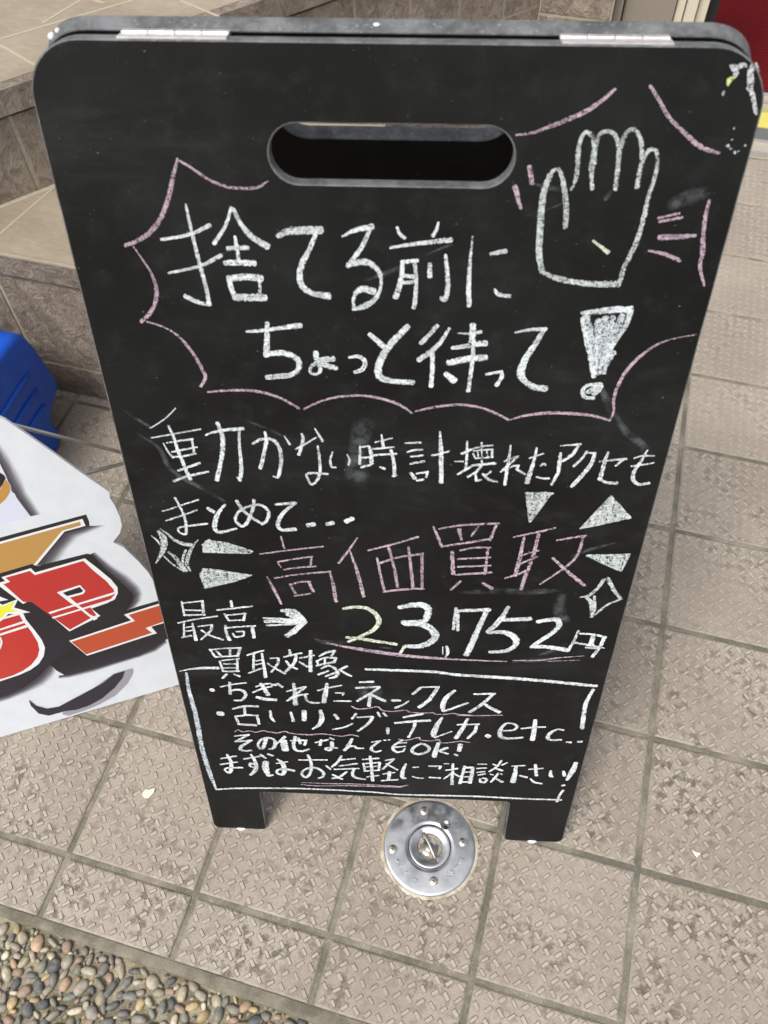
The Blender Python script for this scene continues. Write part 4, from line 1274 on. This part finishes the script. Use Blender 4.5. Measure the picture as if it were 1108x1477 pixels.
def clip_poly(P):
    def hp(P, fn, cut):
        out = []
        for a, b in zip(P, P[1:] + P[:1]):
            fa, fb = fn(a), fn(b)
            if fa >= 0: out.append(a)
            if (fa >= 0) != (fb >= 0):
                t = fa / (fa - fb); out.append((a[0] + (b[0] - a[0]) * t, a[1] + (b[1] - a[1]) * t))
        return out
    P = hp(P, lambda p: p[0] + .195, 0); P = hp(P, lambda p: .312 - p[0], 0); P = hp(P, lambda p: p[1] - .002, 0)
    return P
bpy.context.view_layer.update()
bm = bmesh.new(); CL = bm.verts.layers.float_color.new('col'); lay = 0
for n_, P in polys:
    if n_ in ('outline', 'strip'): continue
    P = clip_poly(P)
    if len(P) < 3: continue
    lay += 1; z = .00010 + lay * .00003
    vs_ = []
    for x, y in P:
        v = bm.verts.new((x, y, z)); c = PCOL[n_]
        if n_ == 'black': t = max(0, min(1, (.10 - y) / .06)); c = tuple(a + (b - a) * t for a, b in zip(c, (.040, .033, .055)))
        if n_ in ('redo',): t = max(0, min(1, (.12 - y) / .06)); c = tuple(a + (b - a) * t for a, b in zip((.46, .035, .03), (.50, .10, .045)))
        if n_ == 'goldg': t = max(0, min(1, (y - .15) / .06)); c = tuple(a + (b - a) * t for a, b in zip((.52, .34, .13), (.44, .25, .075)))
        v[CL] = (*c, 1); vs_.append(v)
    for t3 in tessellate_polygon([[Vector((x, y, 0)) for x, y in P]]):
        a, b, c3 = [P[k] for k in t3]
        ar = (b[0] - a[0]) * (c3[1] - a[1]) - (b[1] - a[1]) * (c3[0] - a[0])
        if abs(ar) < 1e-12: continue
        try: bm.faces.new([vs_[k] for k in (t3 if ar > 0 else t3[::-1])])
        except ValueError: pass
o = obj('printed_lettering', bm, M_PRINT, panel_o); o.matrix_world = PM; plabel(o, 'red, gold and orange lettering outlined in white on black')
for n_, P in polys:
    if n_ != 'strip': continue
    bm = bmesh.new(); CL = bm.verts.layers.float_color.new('col'); pv = None
    pr_ = [(P[k], P[k + 1]) for k in range(0, len(P), 2)]
    for (ox, oy), (ix, iy) in zip(pr_[0::2], pr_[1::2]):
        A = bm.verts.new((ox, oy, .00007)); M_ = bm.verts.new((ox * .5 + ix * .5, oy * .5 + iy * .5, .00007)); B = bm.verts.new((ix, iy, .00007))
        A[CL] = (0, 0, 0, 1); M_[CL] = (.66, 0, 0, 1); B[CL] = (1, 0, 0, 1)
        if pv:
            for q4 in ((pv[0], A, M_, pv[1]), (pv[1], M_, B, pv[2])):
                f = bm.faces.new(q4); f.normal_update()
                if f.normal.z < 0: f.normal_flip()
        pv = (A, M_, B)
    o = obj('printed_drop_shadow', bm, M_SOFT, panel_o); o.matrix_world = PM
for name_, a, b in [('stand_rod', (-0.1662, 0.3777, 0.4), (-0.1378, 0.628, 0.0035)), ('stand_rod', (-0.1265, 0.4094, 0.25), (-0.1471, 0.6491, 0.0035))]:
    bm = bmesh.new(); tube(bm, [a, b], .0029, 12); o = obj('stand_rod', bm, M_RODM); o.parent = pan; o.matrix_parent_inverse = pan.matrix_world.inverted()

# ------------------------------------------------------------------ blue plastic water weight
tank = empty('water_weight', loc=(-.42, .55, 0)); bpy.context.view_layer.update()
tag(tank, 'blue moulded plastic water weight tank standing behind the white cut-out panel by the steps', 'weight')
bm = bmesh.new()
prof = [(.40, 0), (.610, 0), (.628, .012), (.634, .030), (.626, .048), (.628, .062), (.640, .076), (.657, .083), (.672, .089), (.679, .100), (.678, .115), (.668, .190), (.658, .228), (.646, .243), (.624, .250), (.40, .250)]
prof = [(y, z) for y, z in prof]
xs = (-.330, -.72)
a = [bm.verts.new((xs[0], y, z)) for y, z in prof]; b = [bm.verts.new((xs[1], y, z)) for y, z in prof]
bm.faces.new(a); bm.faces.new(b[::-1]); nP = len(prof)
for k in range(nP): bm.faces.new((a[k], b[k], b[(k + 1) % nP], a[(k + 1) % nP]))
bmesh.ops.recalc_face_normals(bm, faces=bm.faces[:])
es = [e for e in bm.edges if abs(e.verts[0].co.x - xs[0]) < 1e-6 and abs(e.verts[1].co.x - xs[0]) < 1e-6]
bmesh.ops.bevel(bm, geom=es, offset=.013, segments=4, affect='EDGES', profile=.5, clamp_overlap=True)
o = obj('tank_body', bm, M_BLUE, smooth=False); o.parent = tank; o.matrix_parent_inverse = tank.matrix_world.inverted()
for p in o.data.polygons: p.use_smooth = True
for (za, zb) in ((.178, .168), (.140, .130), (.104, .094)):
    bm = bmesh.new(); tube(bm, [(-.3305, .625, za), (-.3290, .59, za * .9 + zb * .1), (-.3290, .43, zb), (-.3305, .41, zb)], .0042, 10)
    o = obj('rib', bm, M_BLUE); o.parent = tank; o.matrix_parent_inverse = tank.matrix_world.inverted()
bm = bmesh.new(); lathe(bm, [(.030, 0), (.030, .014), (.027, .017), (.0001, .017)], 32); o = obj('filler_cap', bm, M_BLUE); o.parent = tank; o.location = Vector((-.58, .52, .2495)) - Vector((-.42, .55, 0))

# ------------------------------------------------------------------ tiled entrance steps
steps = empty('entrance_steps', loc=(-.3, .80, 0)); bpy.context.view_layer.update()
tag(steps, 'two brown tiled entrance steps turning a corner behind the chalkboard', 'steps')
def under(o, par): o.parent = par; o.matrix_parent_inverse = par.matrix_world.inverted(); return o
def riser(name, O, dx, L, courses, par, joints, hl=0.0):
    """split-face tiles in front of a grout backing; O base corner, dx unit along, normal = to the viewer"""
    nx_ = Vector((dx.y, -dx.x, 0))
    bm = bmesh.new(); LA_ = bm.verts.layers.float_color.new('tile'); mw = frame(O, dx, nx_, dx.cross(nx_))
    zt = max(c[1] for c in courses)
    box(bm, 0, -.03, 0, L, -.0018, zt, 1)
    for (z0, z1, js) in courses:
        e_ = [0] + [j for j in js if 0 < j < L] + [L]
        for u0, u1 in zip(e_, e_[1:]):
            vs0 = box(bm, u0 + .0034, -.0046, z0, u1 - .0034, 0, z1, 0, .0012)
            g_ = random.random()
            for v in bm.verts:
                if v[LA_][3] == 0: v[LA_] = (0, g_, 0, 1)
    # local frame is (along, outward, up) - swap so z is up
    for v in bm.verts: pass
    mw = Matrix((dx, nx_, Vector((0, 0, 1)))).transposed().to_4x4(); mw.translation = O
    bmesh.ops.recalc_face_normals(bm, faces=bm.faces[:])
    o = obj(name, bm, [M_SPLIT, M_SGROUT]); o.matrix_world = mw; bpy.context.view_layer.update(); return under(o, par)
U = Vector((math.cos(math.radians(51.25)), math.sin(math.radians(51.25)), 0)); UNv = Vector((-U.y, U.x, 0))
R0 = Vector((-.4406, .8367, 0))                                     # on the upper riser line
S0, S1 = -1.6, 1.158
P0 = R0 + U * S0
lowx = -2.0
# lower step: riser faces the street
jl = [k * .24 + .055 for k in range(0, 12)]
jj = [-.4185 - lowx - .24 * 4 + .24 * k for k in range(0, 14)]
riser('riser', Vector((lowx, .7375, 0)), Vector((1, 0, 0)), 2.10, [(.0005, .0715, [j + .13 for j in jj]), (.079, .2685, jj)], steps, None)
bm = bmesh.new(); box(bm, lowx, .7300, .2745, .104, .744, .3190, 0, .004); under(obj('nosing', bm, [M_SPLIT]), steps)
bm = bmesh.new(); box(bm, lowx, .7292, .3135, .1045, .7365, .3212, 0, .0028); under(obj('nosing_lip', bm, [M_TREAD]), steps)
bm = bmesh.new()
e0 = R0 + U * ((.7366 - R0.y) / U.y) 
k_ = R0 + U * ((.10 - R0.x) / U.x)
prism(bm, [(e0.x, .7366), (.10, .7366), (k_.x, k_.y)], .291, .3195)
under(obj('tread', bm, [M_TREAD]), steps)
bm = bmesh.new()
for k in range(-2, 3):
    x0 = -.412 + .24 * k
    y1 = min(1.6, R0.y + U.y * ((x0 + .04 - R0.x) / U.x))
    if y1 > .75 and x0 < .05: prism(bm, [(x0 - .0018, .737), (x0 + .0018, .737), (x0 + .0018 + (y1 - .737) * .2, y1), (x0 - .0018 + (y1 - .737) * .2, y1)], .319, .3199)
a = R0 + U * -.05 - UNv * 0; b = R0 + U * .62
prism(bm, [(a - UNv * .009)[:2], (b - UNv * .009)[:2], (b)[:2], (a)[:2]], .319, .3203)
under(obj('tread_joint', bm, [M_SGROUT]), steps)
bm = bmesh.new(); box(bm, .0955, .742, 0, .1035, .82, .2735); under(obj('riser', bm, [M_SPLIT]), steps)
# upper step
vj = [.567 - S0, .70 - S0, .823 - S0, .943 - S0, 1.06 - S0]
vj = [vj[0] - .25 * k for k in range(6, 0, -1)] + vj
riser('riser', P0, U, S1 - S0, [(.001, .149, [j + .06 for j in vj]), (.155, .298, vj), (.304, .4465, vj)], steps, None)
bm = bmesh.new()
a = P0 - UNv * .009; b = R0 + U * (S1 + .004) - UNv * .009
prism(bm, [a[:2], b[:2], (b + UNv * .02)[:2], (a + UNv * .02)[:2]], .4545, .4918)
under(obj('nosing', bm, [M_SPLIT]), steps)
YW = R0.y + U.y * S1; XW = R0.x + U.x * S1
bm = bmesh.new()
prism(bm, [(P0 + UNv * .0112)[:2], (R0 + U * S1 + UNv * .0112)[:2], (XW + .2, YW + .012), (XW + .2, 4.2), (P0.x - 2, 4.2), (P0.x - 2, P0.y)], .460, .4925)
under(obj('tread', bm, [M_TREAD]), steps)
bm = bmesh.new()
def jline(p, q_, w=.0022, z=.4930):
    p = Vector(p).to_2d() if len(p) == 3 else Vector(p); q_ = Vector(q_); t = (q_ - p).normalized(); n_ = Vector((-t.y, t.x)) * w
    prism(bm, [p - n_, q_ - n_, q_ + n_, p + n_], .492, z)
for (p, q_) in (((-.60, .866), (.30, 1.86)), ((-.4573, .9968), (-.3762, .9574)), ((-.3808, 1.1138), (-.3480, 1.0990)), ((-.2415, 1.1959), (-.1604, 1.1628)), ((-.4266, 1.0725), (-.375, 1.245)), ((-.41, 1.172), (-.359, 1.1567)), ((-.56, .906), (-.46, .868))):
    jline(p, q_, z=.4929 + .0002 * random.random())
under(obj('tread_joint', bm, [M_SGROUT]), steps)

# wall to the left of the door
wall = empty('tiled_wall', loc=(XW, YW, 0)); bpy.context.view_layer.update()
tag(wall, 'low brown split-face tiled wall between the steps and the door frame', 'wall')
riser('wall_tiles', Vector((XW, YW, 0)), Vector((1, 0, 0)), .150, [(.001, .142, []), (.148, .280, []), (.286, .43, [])], wall, None)
bm = bmesh.new(); box(bm, XW, YW - .006, .436, XW + .150, YW + .012, .4935, 0, .003); under(obj('wall_coping', bm, [M_TREAD]), wall)

# door surround
df = empty('door_frame', loc=(.5, 1.83, 0)); bpy.context.view_layer.update()
tag(df, 'beige-grey metal door surround with a cream post beside the red mat', 'door frame')
bm = bmesh.new(); box(bm, .4345, 1.772, 0, .452, 1.95, 2.2, 0, .002); box(bm, .4545, 1.790, 0, .556, 1.95, 2.2, 0, .002); under(obj('metal_panel', bm, [M_PILLAR]), df)
bm = bmesh.new(); box(bm, .5575, 1.80, 0, .5745, 1.95, 2.2, 0, .002); box(bm, .5765, 1.808, 0, .600, 1.99, 2.2, 0, .002); box(bm, .602, 1.825, 0, .622, 2.04, 2.2, 0, .002); under(obj('post', bm, [M_CREAM]), df)
bm = bmesh.new(); box(bm, .6235, 1.86, 0, .645, 2.10, 2.2, 0, .001); under(obj('black_strip', bm, [M_BLACK]), df)  # solid black strip beside the post, at the gap before the mat

th = empty('door_threshold', loc=(1.2, 1.94, 0)); bpy.context.view_layer.update()
tag(th, 'aluminium sliding door track with a yellow strip, in front of the red mat', 'threshold')
X0, X1 = .646, 2.6
bm = bmesh.new(); box(bm, X0, 1.8135, -.002, X1, 2.08, .0012); under(obj('track_base', bm, [M_BEIGEST]), th)
for (y0, y1, mt, nm, hz) in ((1.8145, 1.820, M_ALU, 'rail', .006), (1.863, 1.8695, M_ALU, 'rail', .007), (1.8715, 1.924, M_GREYST, 'track_channel', .0028), (1.9935, 2.0125, M_DULLY, 'brass_strip', .0044), (2.031, 2.036, M_ALU, 'rail', .007), (2.068, 2.075, M_ALU, 'rail', .007)):
    bm = bmesh.new(); box(bm, X0, y0, -.0015, X1, y1, hz, 0, .0008); under(obj(nm, bm, [mt]), th)
bm = bmesh.new()
for k in range(16): box(bm, X0 + .0945 + (k - 1) * .30, 1.9255, -.0016, X0 + .0945 + k * .30 - .003, 1.9915, .0042, 0, .0008)
under(obj('yellow_strip', bm, [M_YELLOW]), th)

bm = bmesh.new(); box(bm, .690, 2.082, -.004, 2.6, 3.6, .004, 0, .002)
for v in bm.verts: v.co.x += (v.co.y - 2.08) * -.03 if v.co.x < 1 else 0
mat_o = obj('door_mat', bm, M_CARPET); tag(mat_o, 'dark red ribbed door mat lying inside the door track', 'mat')

# ------------------------------------------------------------------ small litter on the tiles
bm = bmesh.new()
pts = [(-.0075, -.004), (-.006, .0035), (-.001, .0045), (.0055, .0085), (.0065, .003), (.002, -.006), (-.003, -.0075)]
prism(bm, pts, .0009, .0021)
for v in bm.verts: v.co.z += .0018 * noise.noise(v.co * 200) + .0012 * (v.co.x / .006) ** 2
o = obj('paper_scrap', bm, mat_plain('scrap_yellow', (.80, .77, .52), .7)); o.location = (.0698, .1009, 0); tag(o, 'tiny pale yellow paper scrap on the tile left of the chalkboard leg', 'litter')
bm = bmesh.new()
for (x, y, r) in ((0, 0, .0028), (.0035, .0012, .0018), (-.003, .002, .0014), (.001, -.003, .0012)):
    rs = bmesh.ops.create_icosphere(bm, subdivisions=2, radius=r)
    for v in rs['verts']: v.co = Vector((x + v.co.x * (1 + .4 * noise.noise(v.co * 900)), y + v.co.y, .0012 + v.co.z * .45))
o = obj('white_crumb', bm, mat_plain('crumb_white', (.8, .78, .74), .7), smooth=True); o.location = (.7908, .2183, 0); tag(o, 'small cluster of white crumbs on the tile right of the chalkboard', 'litter')
